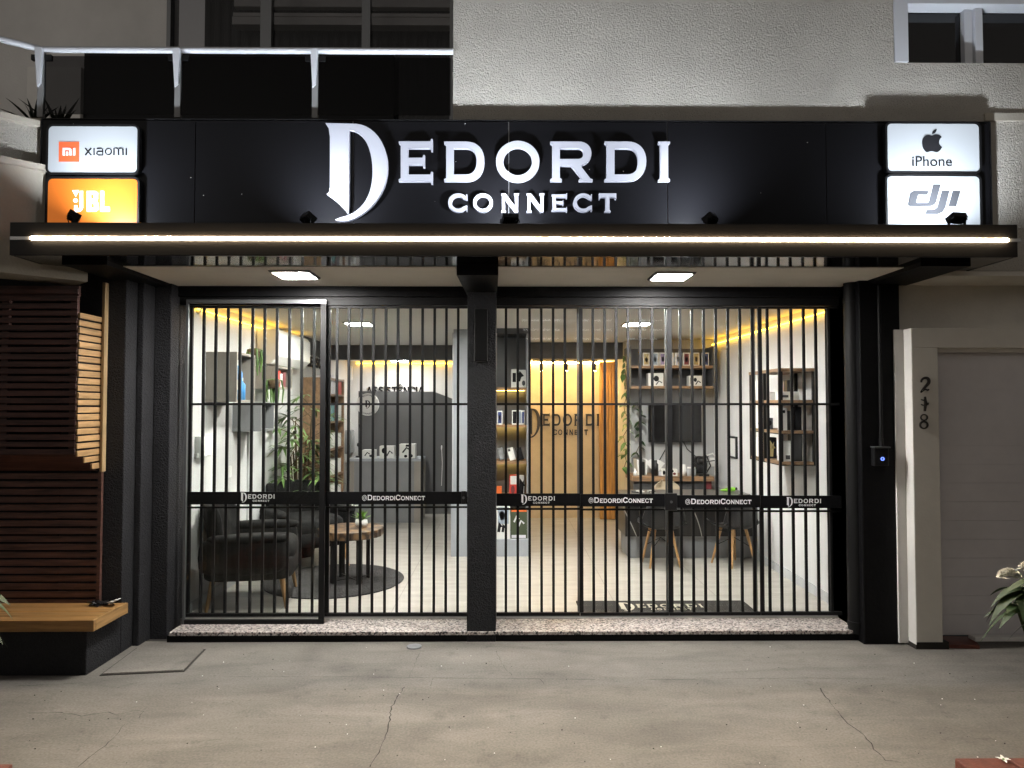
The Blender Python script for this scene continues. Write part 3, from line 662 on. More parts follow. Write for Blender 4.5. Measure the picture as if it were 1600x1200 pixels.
# porch lamps
def panel_lamp(name, x, y, z, s, m, label, group, rz=0):
    t = thing(name, label, 'ceiling lamp', (x, y, z), rz, group)
    MB().add([(sx*s/2*q, sy*s/2*q, zz) for q, zz in ((1.22,-.001),(1.16,-.011)) for sx, sy in ((-1,-1),(1,-1),(1,1),(-1,1))], [(3,2,1,0),(4,5,6,7),(0,1,5,4),(1,2,6,5),(2,3,7,6),(3,0,4,7)]).build('frame', 'alu_dark', t, local=True)
    box(-s/2, s/2, -s/2, s/2, -.0125, -.0115).build('diffuser', m, t, local=True)
    return t
panel_lamp('panel_lamp', PX(460,4.31), 4.30, ZS, .205, 'porch', 'square lit lamp under the porch ceiling left of the centre beam', 'porch ceiling lamps')
panel_lamp('panel_lamp', PX(1050,4.33), 4.33, ZS, .205, 'porch', 'square lit lamp under the porch ceiling right of the centre beam', 'porch ceiling lamps')
panel_lamp('panel_lamp', PX(560,6.45), 6.45, CZ, .21, 'room', 'square lit lamp on the shop ceiling above the armchairs', 'room ceiling lamps')
panel_lamp('panel_lamp', PX(995,6.45), 6.45, CZ, .21, 'room', 'square lit lamp on the shop ceiling before the desk', 'room ceiling lamps')
panel_lamp('panel_lamp', PX(537,5.2), 5.2, CZ, .21, 'room', 'square lit lamp just inside the glass at the left, mostly hidden by the header', 'room ceiling lamps')
panel_lamp('panel_lamp', PX(1012,5.2), 5.2, CZ, .21, 'room', 'square lit lamp just inside the glass at the right, mostly hidden by the header', 'room ceiling lamps')
t = thing('round_lamp', 'round lit lamp on the alcove ceiling behind the beam', 'ceiling lamp', (PX(624,9.4), 9.4, 2.135))
MB().lathe(PX(624,9.4), 9.4, [(.001,2.108),(.125,2.108),(.13,2.134)][::1]).build('rim', 'alu_dark', t)
MB().lathe(PX(624,9.4), 9.4, [(.001,2.103),(.112,2.103),(.112,2.1075)]).build('diffuser', 'alcove', t)
# cove strips
def strip(name, m, pts, r, label):
    return tag(MB().tube(pts, r, 6).build(name, m), label, 'led strip')
strip('led_strip', 'cove', [(WX0+.02,4.99,2.205),(WX0+.02,6.75,2.205),(WX0+.05,6.8,2.19),(WX0+.03,6.95,2.17),(WX0+.03,7.15,2.2),(WX0+.03,7.5,2.205)], .007, 'amber led strip running along the top of the left side wall')
strip('led_strip', 'cove', [(WX1-.02,4.99,2.205),(WX1-.02,7.97,2.205)], .007, 'amber led strip running along the top of the right side wall')
strip('led_strip', 'cove', [(WX0+.12,9.87,2.105),(-.57,9.87,2.105)], .010, 'amber led strip at the top of the white alcove wall')
strip('led_strip', 'cove_warm', [(.22,9.05,2.062),(1.38,9.05,2.062)], .008, 'warm led strip at the top of the beige lettered wall')
t = thing('track_light', 'black ceiling track with three small spotlights before the beige wall', 'track light', (PX(882,8.75), 8.75, 2.085))
box(PX(833,8.75), PX(934,8.75), 8.735, 8.765, 2.068, 2.0845).build('track', 'black_metal', t)
for p in (846, 885, 929):
    x = PX(p, 8.75)
    h = MB(); h.tube([(x,8.75,2.068),(x,8.75,2.03)], .008, 8); h.tube([(x,8.74,2.035),(x,8.765,1.955)], .022, 12); sp = h.build('spotlight', 'black_metal', t)
    MB().tube([(x,8.7655,1.9535),(x,8.7662,1.951)], .018, 12).build('lens', 'spot', sp)

# ================================================================== GATES, GLAZING
FX = lambda px: PX(px, D_GATE, 700)
yb0, yb1 = 478, 958
def gate(px0, px1, bars, txt, tpx, strip_y, label, stile=None):
    x0, x1 = FX(px0), FX(px1)
    t = thing('security_gate', label, 'gate', ((x0+x1)/2, D_GATE, .07), 0, 'black barred gates across the shopfront')
    zb, zt = PZ(962, D_GATE), PZ(479, D_GATE)
    box(x0, x1, D_GATE-.010, D_GATE+.014, zb, zb+.022).build('bottom_rail', 'black_metal', t); box(x0, x1, D_GATE-.010, D_GATE+.014, zt-.012, zt).build('top_rail', 'black_metal', t)
    for z, h in ((PZ(631.5, D_GATE), .0075), (PZ(strip_y+24, D_GATE), .0065)): box(x0, x1, D_GATE-.012, D_GATE-.004, z-h, z+h).build('cross_rail', 'black_metal', t)
    for i, p in enumerate(bars):
        w = .0085
        if isinstance(p, tuple): p, w = p
        x = FX(p); box(x-w, x+w, D_GATE-.0035, D_GATE+.0125, zb+.0221, zt-.0121).build('bar', 'black_metal', t)
    z0, z1 = PZ(strip_y+19.5, D_GATE-.016), PZ(strip_y, D_GATE-.016)
    bn = box(x0, x1, D_GATE-.020, D_GATE-.0125, z0, z1).build('banner', 'black_paint', t)
    if txt == 'logo': cs = logo(); a, b, y0, y1 = tpx[0], tpx[1], strip_y+1.5, strip_y+17.5
    else: cs = layout('@DedordiConnect'); a, b, y0, y1 = tpx[0], tpx[1], strip_y+5, strip_y+14.5
    cs = px2w(fit(cs, a, b, -y1, -y0), D_GATE-.022)
    fill(cs, D_GATE-.0225, .002).build('lettering', 'vinyl_white', bn)
    return t
gate(292, 507, [296.5,316,335,354,373,392.5,411.5,431,450.5,470,489.5], 'logo', (376,429), 768, 'barred gate at the far left, its banner with the tall initial logo')
gate(509, 730, [(512,.014),525.5,544,563.5,582.5,602,621,640.5,659.5,678.5,697,715.5], 'at', (566,664), 768, 'barred gate left of the centre pillar with an at-sign banner')
gate(776, 905, [790.5,809,827.5,846,864.5,883], 'logo', (814,867), 771, 'barred gate right of the centre pillar, its banner with the tall initial logo')
gate(906, 1043, [(908,.013),927,945.5,963.5,982,1001,1020], 'at', (920,1020), 772, 'barred gate with an at-sign banner, left leaf beside the lock box')
gate(1044, 1185, [(1047,.016),1064,1082.5,1101,1120,1139,1158,1177], 'at', (1071,1174), 774, 'barred gate with an at-sign banner, right leaf beside the lock box')
gate(1186, 1322, [(1189,.013),1201,1219.5,1238.5,1258,1277,1297,1315.5], 'logo', (1229,1283), 775, 'barred gate at the far right, its banner with the tall initial logo')
def lock(px, py0, py1, w, label):
    x = FX(px); z0, z1 = PZ(py1, D_GATE-.04), PZ(py0, D_GATE-.04)
    t = thing('gate_lock', label, 'lock', (x, D_GATE-.03, z0))
    box(x-w, x+w, D_GATE-.045, D_GATE-.021, z0, z1).build('case', 'plastic_black', t, bevel=.004)
    MB().tube([(x,D_GATE-.046,(z0+z1)/2),(x,D_GATE-.049,(z0+z1)/2)], .009, 12).build('keyhole_plate', 'alu_dark', t)
lock(1046, 771, 798, .040, 'black lock box joining the two gates over the doormat')
lock(725, 767, 788, .016, 'small black lock on the gate edge by the centre pillar')
# fixed glazing behind the bars
def glazing(px0, px1, mull, label):
    t = thing('shop_window', label, 'window', (FX((px0+px1)/2), D_GATE+.07, .07), 0, 'tall glass fronts of the shop')
    x0, x1 = FX(px0), FX(px1); zb, zt = .066, H1
    fr = MB(); fr.box(x0, x1, D_GATE+.055, D_GATE+.085, zb, zb+.02); fr.build('bottom_track', 'track', t)
    es = sorted([x0] + [FX(m) for m in mull] + [x1])
    for i, (a, b) in enumerate(zip(es, es[1:])):
        q = .006*(i % 2); box(a, b, D_GATE+.066+q, D_GATE+.070+q, zb+.021, zt-.001).build('pane', 'glass', t)
    for m in mull: box(FX(m)-.006, FX(m)+.006, D_GATE+.0745, D_GATE+.085, zb+.021, zt-.001).build('mullion', 'alu_dark', t)
glazing(288, 730, [510], 'tall glass front left of the centre pillar')
glazing(776, 1324, [905, 1045, 1186], 'tall glass front right of the centre pillar')
t = thing('sliding_glass_door', 'sliding glass door leaf with grey frame before the left gate', 'glass door', (FX(400), D_GATE-.06, .07))
Dd = D_GATE-.055
f_ = MB(); xl, xr = PX(290,Dd), PX(509,Dd); zb, zt = .0665, PZ(469,Dd)
f_.box(xl, xr, Dd-.012, Dd+.012, zt-.026, zt); f_.box(xl, xl+.014, Dd-.012, Dd+.012, zb, zt-.0265); f_.build('frame', 'alu_dark', t)
f2 = MB(); f2.box(xr-.036, xr, Dd-.0115, Dd+.0115, zb+.0285, zt-.0265); f2.box(xl+.0145, xr, Dd-.0115, Dd+.0115, zb, zb+.028); f2.build('stile', 'black_metal', t)
box(xl+.0145, xr-.0365, Dd-.002, Dd+.002, zb+.0285, zt-.0265).build('pane', 'glass', t)
# sconce on the pillar, small camera in the corner
x0, z1 = P(742,484,4.57); x1, z0 = P(762,565,4.57)
t = thing('wall_sconce', 'unlit black box sconce high on the centre pillar', 'sconce', ((x0+x1)/2, 4.55, z0))
box(x0, x1, 4.52, 4.574, z0, z1).build('case', 'black_metal', t, bevel=.004); box(x0+.01, x1-.01, 4.53, 4.565, z0-.002, z0-.0005).build('lens', 'lam_grey', t)
t = thing('security_camera', 'small pale camera in the top left corner of the room', 'camera', (PX(306,5.0), 5.03, PZ(483,5.0)))
x, z = P(307, 483, 5.05)
MB().obox((x,5.05,z), (.07,.05,.045), Euler((0,R(25),R(20))).to_matrix()).build('case', 'plastic_white', t, bevel=.008)
MB().tube([(x-.012,5.021,z-.004),(x-.015,5.016,z-.006)], .012, 10).build('lens', 'plastic_black', t)
MB().tube([(x,5.06,z),(WX0,5.08,z+.04)], .008, 8).build('mount', 'plastic_white', t)

# right wall: down pipe, conduit, intercom
t = thing('drain_pipe', 'black round drain pipe beside the right end gate', 'pipe', (PX(1333,4.6), 4.6, 0))
xp = PX(1333, 4.60)
MB().tube([(xp,4.60,.045),(xp,4.60,2.40)], .050, 20).build('pipe', 'black_metal', t)
cl = MB()
for z in (.09, 2.2): cl.tube([(xp,4.60,z),(xp,4.60,z+.03)], .054, 20)
cl.build('collar', 'black_metal', t)
x0 = PX(1377, 4.48)
tag(MB().tube([(x0,4.487,PZ(690,4.48)),(x0,4.487,PZ(445,4.48))], .011, 10).build('conduit', 'black_metal'), 'thin black conduit running down the black corner pier', 'conduit')
t = thing('intercom', 'black intercom box with a small blue ring light on the pier', 'intercom', (x0, 4.47, PZ(727,4.47)))
xa_, za_ = P(1366,728,4.46); xb_, zb_ = P(1388,700,4.46)
box(xa_, xb_, 4.455, 4.499, za_, zb_).build('case', 'plastic_black', t, bevel=.004)
box(xa_-.004, xb_+.004, 4.44, 4.499, zb_+.001, zb_+.009).build('rain_hood', 'alu_dark', t)
MB().tube([(x0,4.487,zb_+.01),(x0,4.487,zb_+.06)], .014, 10).build('gland', 'black_metal', t)
cx_, cz_ = P(1379,717,4.454)
fill([arc(cx_,cz_,.011,.011,0,360,20)[:-1], arc(cx_,cz_,.007,.007,0,360,20)[:-1][::-1]], 4.4525, .002).build('ring_light', 'blue_led', t)

# ================================================================== LEFT TIMBER SEATING
X_R = -2.49
D_BK, D_FR = 4.36, 4.12
zt = PZ(447, D_FR); zfb = PZ(705, D_FR); zbb = PZ(735, D_BK)
t = thing('slatted_cabinet', 'dark slatted timber cabinet hung above the bench with pale side slats', 'cabinet', (-3.0, 4.3, zbb))
pitch = .0425
s_ = MB(); z = zt-.02; i = 0
while z > zfb:
    s_.box(-4.2, X_R-.012, D_FR+random.uniform(-.002,.002), D_FR+.016, z-.030+random.uniform(-.002,.002), z); z -= pitch
s_.build('front_slats', 'wood_dark', t, bevel=.002)
s_ = MB(); z = PZ(489, D_FR); zz0 = z
while z > zbb+.02:
    f0 = D_FR if z > zfb else D_FR + (zfb-z)/(zfb-zbb)*(D_BK-D_FR)
    s_.box(X_R-.010, X_R+random.uniform(-.002,.004), f0+.005, D_BK, z-.033+random.uniform(-.002,.002), z); z -= pitch
s_.build('side_slats', 'wood_side', t, bevel=.002)
box(X_R-.02, X_R-.0105, D_FR+.02, D_BK, zfb, zz0).build('backing_board', 'black_paint', t)
MB().quad((-4.2,D_FR,zfb),(-4.2,D_BK,zbb),(X_R-.012,D_BK,zbb),(X_R-.012,D_FR,zfb)).build('sloped_base', 'wood_dark', t)
for xx in (-4.19, -3.3, X_R-.06): pass
fr = MB(); fr.box(-4.2, X_R-.015, D_FR+.017, D_FR+.035, zt-.06, zt); fr.box(X_R-.06, X_R-.022, D_FR+.017, D_FR+.04, zfb, zt-.0605); fr.box(-2.95, -2.91, D_FR+.017, D_FR+.04, zfb, zt-.0605); fr.build('frame', 'wood_dark', t)
box(X_R+.006, X_R+.024, D_BK-.02, D_BK+.02, zbb-.005, PZ(443,D_BK)).build('edge_post', 'wood_trim', t, bevel=.002)
t = thing('slatted_back_panel', 'brown slatted timber back panel above the bench', 'panel', (-3.2, D_BK, .3))
s_ = MB(); z = zbb-.015; xr = PX(153, D_BK)
while z > .32:
    s_.box(-4.2, xr+.012, D_BK+.002+random.uniform(-.002,.002), D_BK+.016, z-.036, z); z -= .048
s_.build('slats', 'wood_dark2', t, bevel=.002)
bt = MB()
for p in (66, 146): bt.box(PX(p,D_BK)-.016, PX(p,D_BK)+.016, D_BK+.0165, D_BK+.024, .30, zbb)
bt.build('batten', 'black_paint', t)
box(xr+.013, xr+.032, D_BK-.006, D_BK+.018, .30, zbb-.006).build('edge_trim', 'wood_dark2', t)
t = thing('timber_bench', 'varnished timber bench seat on a black masonry base at the far left', 'bench', (-3, 4.1, 0))
zs1 = PZ(968, 4.0); zs0 = zs1-.062
s_ = MB(); y = 4.0; xe = -2.305
for k in range(4):
    s_.box(-4.2, xe-.0205, y+(.0225 if k == 0 else .002), y+.088, zs1-.028, zs1); y += .09
pl_ = s_.build('seat_planks', 'wood_seat', t, bevel=.003)
fb = MB(); fb.box(-4.2, xe, 4.0, 4.022, zs0, zs1+.001); fb.build('front_rail', 'wood_seat', t, bevel=.003)
box(xe-.02, xe, 4.0225, 4.36, zs0, zs1+.001).build('end_rail', wood('end rail wood', (.40,.23,.09), .4, axis=1), t, bevel=.003)
box(-4.2, -2.36, 4.03, 4.384, -.02, zs0-.0005).build('base', 'black_stucco', t, bevel=.006)
# crumpled wrapper on the bench
xw, yw = G(158, 944, zs1+.01)
t = thing('crumpled_wrapper', 'crumpled dark and silver wrapper lying on the end of the bench', 'wrapper', (xw, yw, zs1))
a = MB()
for k in range(9): a.obox((xw-.07+k*.014+random.uniform(-.01,.01), yw+random.uniform(-.02,.02), zs1+.012+random.uniform(-.004,.006)), (.05,.03,.005), Euler((random.uniform(-.6,.6), random.uniform(-.5,.5), random.uniform(-1,1))).to_matrix())
a.build('dark_fold', 'plastic_black', t)
a = MB()
for k in range(5): a.obox((xw+.05+k*.012, yw+random.uniform(-.015,.015), zs1+.018+k*.005), (.035,.03,.004), Euler((random.uniform(-.5,.5), -.4, random.uniform(-.6,.6))).to_matrix())
a.build('silver_fold', 'plastic_white', t)

# ================================================================== RIGHT NEIGHBOUR
NB = thing('neighbour_house', 'greige neighbouring house wall with a grey garage opening at the right', 'house', (4, 4.6, 0))
D_F = 4.40
xL, xR_ = PX(1429,D_F,800), PX(1470,D_F,800)
zt_ = PZ(512, D_F); zo = PZ(543, D_F)
wl_ = MB(); wl_.box(PX(1409,4.53), 7, 4.561, 4.75, zt_-.2, 2.45); wl_.build('wall', 'paint_beige', NB)
gp = MB(); gp.box(xL+.0005, xR_, D_F, 4.56, .045, zo); gp.box(xL+.0005, 7, D_F, 4.56, zo+.0005, zt_); gp.build('gate_surround', 'paint_beige', NB, bevel=.004)
box(xL-.002, xL, D_F+.001, 4.485, .03, zt_-.001).build('pillar_side', 'white_paint', NB)
box(PX(1400,4.50,800), xL-.0025, 4.486, 4.56, .012, zt_).build('pillar_return', 'white_paint', NB, bevel=.003)
box(xL-.001, xR_+.04, D_F+.006, 4.55, -.01, .0445).build('pillar_foot', 'crack', NB)
gd = MB(); D_G = 4.52
z = .06
while z < zo-.06:
    gd.box(xR_+.005, 7, D_G, D_G+.004, z+.0008, z+.1192); z += .12
gd.build('garage_door', 'garage', NB)
box(xR_+.005, 7, D_G+.0045, D_G+.03, .05, zo+.04).build('garage_backing', 'garage', NB)
box(xR_+.0005, 7, D_F+.06, D_F+.10, zo-.022, zo-.0005).build('head_rail', 'white_paint', NB)
box(PX(1512,D_F+.1), 7, D_F+.07, D_F+.14, .025, .052).build('bottom_rail', 'white_paint', NB, bevel=.003)
MB().vprism([(xR_+.001,D_F+.03),(PX(1525,D_F),D_F+.01),(PX(1515,D_F+.15),D_F+.18),(xR_+.001,D_F+.2)], -.01, .022).build('broken_step', 'brick', NB)
# house number, three digits one above the other
t = thing('house_number', 'black ornate house number 218 in a column on the greige gate surround', 'house number', (PX(1445,D_F), D_F-.01, PZ(672,D_F)))
Z8 = lambda pts: [zx(x, y, 1350, 560, 6.0) for x, y in pts]
dg = D_F-.008
two = [(540,225)] + bez((540,225),(535,175),(615,165),(612,215),8) + bez((612,215),(610,250),(560,270),(535,320),8)
digits = [[stroke(Z8(two), [2+2.6*math.sin(math.pi*min(1,i/16)) for i in range(len(two))]), stroke(Z8([(548,306),(575,288),(600,298),(612,290)]), 2.4), neg([]) ],
          [stroke(Z8([(575,358),(580,420),(573,495)]), [2.5,4.6,3]), stroke(Z8([(540,385),(560,395),(570,385)]), 1.6), stroke(Z8([(585,440),(602,432),(606,415)]), 1.6), stroke(Z8([(540,430),(556,440),(566,436)]), 1.5)],
          [Z8(arc(566,553,36,32,0,360,24)[:-1]), Z8(arc(566,553,25,22,0,360,24)[:-1])[::-1], Z8(arc(564,624,43,40,0,360,24)[:-1]), Z8(arc(564,626,27,25,0,360,24)[:-1])[::-1]]]
for q in digits:
    q = [c for c in q if c]
    fill(px2w(q, dg), dg, .007).build('digit', 'letter_dark', t)
# right upper window
t = thing('upper_window', 'pale framed window high on the stucco wall at the top right', 'window', (3.2, D_WALL, wz0))
dW = D_WALL+.05; fx = lambda p, y=50: PX(p, dW, y)
f_ = MB()
f_.box(wx0+.001, fx(1410), D_WALL-.012, D_WALL+.09, wz0+.001, 5.2); f_.box(fx(1410)+.0005, 6, D_WALL-.012, D_WALL+.09, PZ(11,dW), PZ(1,dW)); f_.box(fx(1410)+.0005, 6, D_WALL-.002, D_WALL+.09, PZ(-6,dW), PZ(0,dW))
f_.build('frame', 'railpaint', t)
box(fx(1507), fx(1519), dW, dW+.04, wz0+.001, PZ(11.5,dW)).build('sash', 'railpaint', t); box(fx(1521), fx(1532), dW-.02, dW+.02, wz0+.001, PZ(11.5,dW)).build('sash', 'railpaint', t)
box(fx(1410)+.001, 6, dW+.045, dW+.05, wz0+.001, 5.2).build('pane', 'dark_glass', t)

# ================================================================== BALCONY RAILING
D_R = 4.20
t = thing('balcony_railing', 'glass balcony railing with a pale handrail above the black sign board', 'railing', (-1.6, D_R, 3.25))
zr = PZ(79, D_R, 400); xc = PX(66, D_R, 80); xe = X708
ch = Vector((-.81,-.59,0))
hr = MB(); hr.tube([(xc,D_R,zr),(xe,D_R,zr)], .019, 12); hr.tube([Vector((xc,D_R,zr)) + ch*q for q in (0,.9)], .019, 12); hr.build('handrail', 'railpaint', t)
posts = [(xc, D_R)] + [(PX(p, D_R, 110), D_R) for p in (279, 493)]
zlow = 3.246
for x, y in posts:
    p_ = MB(); p_.box(x-.017, x+.017, y-.012, y+.012, zlow, zr-.02); p_.build('post', 'rail_grey', t)
    # tapering blade in front of the post
    b_ = MB(); zb_ = zr-.235
    b_.add([(x-.021,y-.040,zr-.006),(x+.021,y-.040,zr-.006),(x+.021,y-.013,zr-.006),(x-.021,y-.013,zr-.006),(x-.012,y-.024,zb_),(x+.008,y-.024,zb_+.02),(x+.008,y-.013,zb_+.02),(x-.012,y-.013,zb_)], [(0,1,2,3),(7,6,5,4),(4,5,1,0),(5,6,2,1),(6,7,3,2),(7,4,0,3)])
    b_.build('bracket_blade', 'railpaint', t)
    for s in (-1,1): box(x+s*.0225, x+s*.060, y-.012, y+.012, zr-.068, zr-.034).build('glass_clamp', 'black_metal', t, bevel=.002)
xs = [xc] + [PX(p, D_R, 110) for p in (279, 493)] + [xe]
for a, b in zip(xs, xs[1:]): box(a+.015, b-.015, D_R-.003, D_R+.003, zlow+.02, zr-.04).build('pane', 'glass_tint', t)
# planter plants behind the glass
def spiky(loc, n, L, label, seed):
    random.seed(seed); b = MB()
    for i in range(n):
        a = random.uniform(0, 2*math.pi); el = random.uniform(.25, 1.3)
        b.blade(loc, (math.cos(a)*math.cos(el), math.sin(a)*math.cos(el)*.6, math.sin(el)), L*random.uniform(.6,1.1), .028, random.uniform(.05,.3))
    t = thing('spiky_plant', label, 'plant', loc); b.build('leaves', 'leaf_black', t); MB().lathe(loc[0], loc[1], [(.05,loc[2]-.09),(.07,loc[2]-.09),(.08,loc[2]),(.06,loc[2])]).build('pot', 'black_paint', t)
spiky((PX(55,4.55,180), 4.55, 3.335), 22, .24, 'dark spiky plant at the corner of the balcony', 3)
spiky((PX(92,4.62,180), 4.62, 3.335), 20, .26, 'dark spiky plant leaning right behind the balcony glass', 5)

# ================================================================== ROOM: LEFT SIDE
def cube_shelf(D0, D1, py0, py1, m, label, depth=.23):
    z1, z0 = PZ(py0, D0), PZ(py1, D0)
    t = thing('wall_cube', label, 'wall shelf', (WX0+depth/2, D0, z0), 0, 'open cubes on the left wall')
    w = .016; x0, x1 = WX0+.001, WX0+depth
    box(x0, x1, D0, D0+w, z0, z1).build('near_side', m, t); box(x0, x1, D1-w, D1, z0, z1).build('far_side', m, t)
    box(x0, x1, D0+w, D1-w, z0, z0+w).build('base_board', m, t); box(x0, x1, D0+w, D1-w, z1-w, z1).build('top_board', m, t)
    return z0+w, z1
zA, zA1 = cube_shelf(5.2, 5.58, 550, 628, 'lam_taupe', 'taupe open cube on the left wall holding blue bottles')
zB, _ = cube_shelf(5.72, 6.05, 629, 674, 'lam_grey', 'dark grey open cube on the left wall below the taupe one')
zC, _ = cube_shelf(6.12, 6.55, 572, 607, 'lam_taupe', 'taupe open cube on the left wall holding red cartons')
def bottle(x, y, z, h, r, m, label):
    t = thing('bottle', label, 'bottle', (x, y, z), 0, None)
    MB().lathe(x, y, [(.001,z),(r,z+.001),(r,z+h*.68),(r*.45,z+h*.82),(r*.4,z+h*.86)], 16).build('body', m, t)
    MB().lathe(x, y, [(r*.45,z+h*.861),(r*.45,z+h),(.001,z+h)], 12).build('cap', 'plastic_white', t)
    fill([[(x-r*.6,z+h*.25),(x+r*.6,z+h*.25),(x+r*.6,z+h*.5),(x-r*.6,z+h*.5)]], y-r-.002, .002).build('paper_label', 'box_white', t)
bottle(-2.02, 5.32, zA, .30, .036, 'blue liquid', 'tall blue spray bottle in the taupe cube')
bottle(-2.03, 5.42, zA, .17, .032, 'blue liquid', 'short blue bottle standing behind the taller one')
def carton(name, x0, x1, y0, y1, z0, z1, m, label, group, pics=(), rz=0):
    cx, cyy = (x0+x1)/2, (y0+y1)/2
    t = thing(name, label, 'box', (cx, cyy, z0), rz, group)
    box(x0-cx, x1-cx, y0-cyy, y1-cyy, 0, z1-z0).build('carton', m, t, local=True, bevel=.002)
    w, h = x1-x0, z1-z0
    for (u0, u1, v0, v1, pm, shape) in pics:
        a, b, c, d = x0-cx+u0*w, x0-cx+u1*w, v0*h, v1*h
        if shape == 'o': cs = [arc((a+b)/2, (c+d)/2, (b-a)/2, (d-c)/2, 0, 360, 16)[:-1]]
        elif shape == 's': cs = [stroke([(a,c),((a+b)/2,d),(b,(c+d)/2)], (d-c)*.3)]
        else: cs = [[(a,c),(b,c),(b,d),(a,d)]]
        fill(cs, y0-cyy-.0012, .001).build('printed_picture', pm, t, local=True)
    return t
carton('product_box', -2.06, -1.99, 6.16, 6.24, zC, zC+.14, 'red carton', 'red carton standing in the taupe cube by the hanging plant', 'cartons in the left wall cubes')
carton('product_box', -2.06, -2.0, 6.26, 6.33, zC, zC+.12, 'pale print', 'pale blue carton between the red ones in the taupe cube', 'cartons in the left wall cubes')
carton('product_box', -2.07, -2.0, 6.35, 6.42, zC, zC+.135, 'maroon carton', 'maroon carton behind the pale blue one in the taupe cube', 'cartons in the left wall cubes')
# tablet carton on a bracket
x0, z1 = P(411.5,632,6.3); x1, z0 = P(427,667,6.3)
carton('tablet_box', x0, x1, 6.3, 6.33, z0, z1, 'box_white', 'white tablet carton showing a dark screen with pale green shapes', None, ((.12,.9,.1,.9,'screen','r'),(.2,.5,.4,.85,'teal print','s'),(.4,.85,.2,.6,'purple print','s')))
tag(box(WX0+.021, x1+.01, 6.29, 6.42, z0-.016, z0-.0005).build('bracket_shelf', 'plastic_white'), 'thin white bracket shelf carrying the tablet carton', 'shelf')
# trailing cacti
def trailing(x, y, z, n, L, label):
    t = thing('trailing_plant', label, 'plant', (x, y, z)); b = MB()
    for i in range(n):
        dx, dy = random.uniform(-.05,.05), random.uniform(-.05,.05); l = L*random.uniform(.5,1.05)
        b.tube([(x+dx*.3,y+dy*.3,z+.02),(x+dx,y+dy,z+.01),(x+dx*1.3,y+dy*1.3,z-l*.4),(x+dx*1.1+random.uniform(-.01,.01),y+dy*1.2,z-l)], [.005,.008,.009,.005], 5)
    b.build('stems', 'leaf', t)
    MB().lathe(x, y, [(.001,z-.06),(.04,z-.06),(.052,z+.012),(.042,z+.012)], 14).build('pot', 'stem', t)
    MB().tube([(x-.04,y,z),(x,y,z+.16),(x+.04,y,z)], .0015, 4).build('cord', 'stem', t)
trailing(PX(396,5.66), 5.66, PZ(549,5.66), 16, .22, 'trailing green cactus in a pot hung beside the air conditioner')
trailing(PX(428,6.1), 6.1, PZ(596,6.1), 14, .24, 'trailing green cactus hanging below the red cartons')
# air conditioner
t = thing('air_conditioner', 'white wall air conditioner high on the left wall', 'air conditioner', (WX0+.1, 6.9, PZ(570,6.9)))
za = PZ(572,6.6); zb_ = PZ(520,6.6)
cs = [(WX0+.001,za),(WX0+.13,za),(WX0+.2,za+.07),(WX0+.2,zb_-.04),(WX0+.17,zb_),(WX0+.001,zb_)]
MB().prism(cs, 6.25, 7.25).build('case', 'plastic_white', t, bevel=.01)
MB().quad((WX0+.135,6.30,za-.001),(WX0+.203,6.30,za+.065),(WX0+.203,7.2,za+.065),(WX0+.135,7.2,za-.001)).build('louvre', 'plastic_white', t)
# fuse box and socket
x_ = WX0
def wallbox(name, D0, D1, py0, py1, th, m, label, cat, side=-1):
    z1, z0 = PZ(py0,(D0+D1)/2), PZ(py1,(D0+D1)/2)
    a, b = (WX0, WX0+th) if side < 0 else (WX1-th, WX1)
    t = thing(name, label, cat, (a, (D0+D1)/2, z0))
    box(a, b, D0, D1, z0, z1).build('case', m, t, bevel=.006)
    q = (b, b+.004) if side < 0 else (a-.004, a)
    box(*q, D0+.02*(D1-D0)+.006, D1-.006, z0+.006, z1-.006).build('cover', m, t, bevel=.002)
    return t
wallbox('fuse_box', 5.03, 5.22, 681, 713, .05, 'plastic_white', 'white fuse box low on the left wall near the glass', 'fuse box')
wallbox('wall_socket', 5.62, 5.69, 727, 746, .012, 'plastic_white', 'white socket strip on the left wall below the cubes', 'socket')
wallbox('wall_socket', 5.02, 5.09, 707, 716, .03, 'plastic_white', 'small white conduit box beside the fuse box', 'socket')

# wooden product shelf standing against the left wall
xs0, D_S0, D_S1 = WX0+.001, 7.62, 8.35
t = thing('product_shelf', 'tall wooden product shelf against the left wall behind the palm', 'shelf', (WX0+.15, 8.0, FZ))
ztop = PZ(590, 7.7)
for y in (D_S0, D_S1-.025): box(xs0, xs0+.30, y, y+.025, FZ, ztop).build('side_panel', 'wood_shelf_y', t)
lv = [FZ+.05, .42, .72, 1.02, 1.32, 1.62]
for z in lv + [ztop-.025]: box(xs0, xs0+.30, D_S0+.0255, D_S1-.0255, z, z+.022).build('shelf_board', 'wood_shelf_y', t)
box(xs0, xs0+.008, D_S0+.0255, D_S1-.0255, FZ, ztop-.026).build('back_panel', 'wood_shelf_y', t)
cols = ['box_white','box_white','teal print','maroon carton','box_white','pale print','box_white','red carton']
for r, z in enumerate(lv[1:]):
    for k in range(4):
        h = random.uniform(.15,.22); y0 = D_S0+.05+k*.165; m = cols[(r*3+k) % 8] if r > 2 else 'box_white'
        nm = {'box_white':'white','teal print':'teal','maroon carton':'maroon','pale print':'pale grey','red carton':'red'}[m]
        b = carton('accessory_box', xs0+.10, xs0+.28, y0, y0+.13, z+.0225, z+.0225+h, m, f'{nm} accessory box on shelf board {r+1} from the bottom of the tall wooden shelf', 'accessory boxes on the tall wooden shelf')
        b['label'] = f'{nm} accessory box, {["nearest","second nearest","third nearest","farthest"][k]} on the {["lowest","second","middle","fourth","top"][r]} board of the wooden shelf'
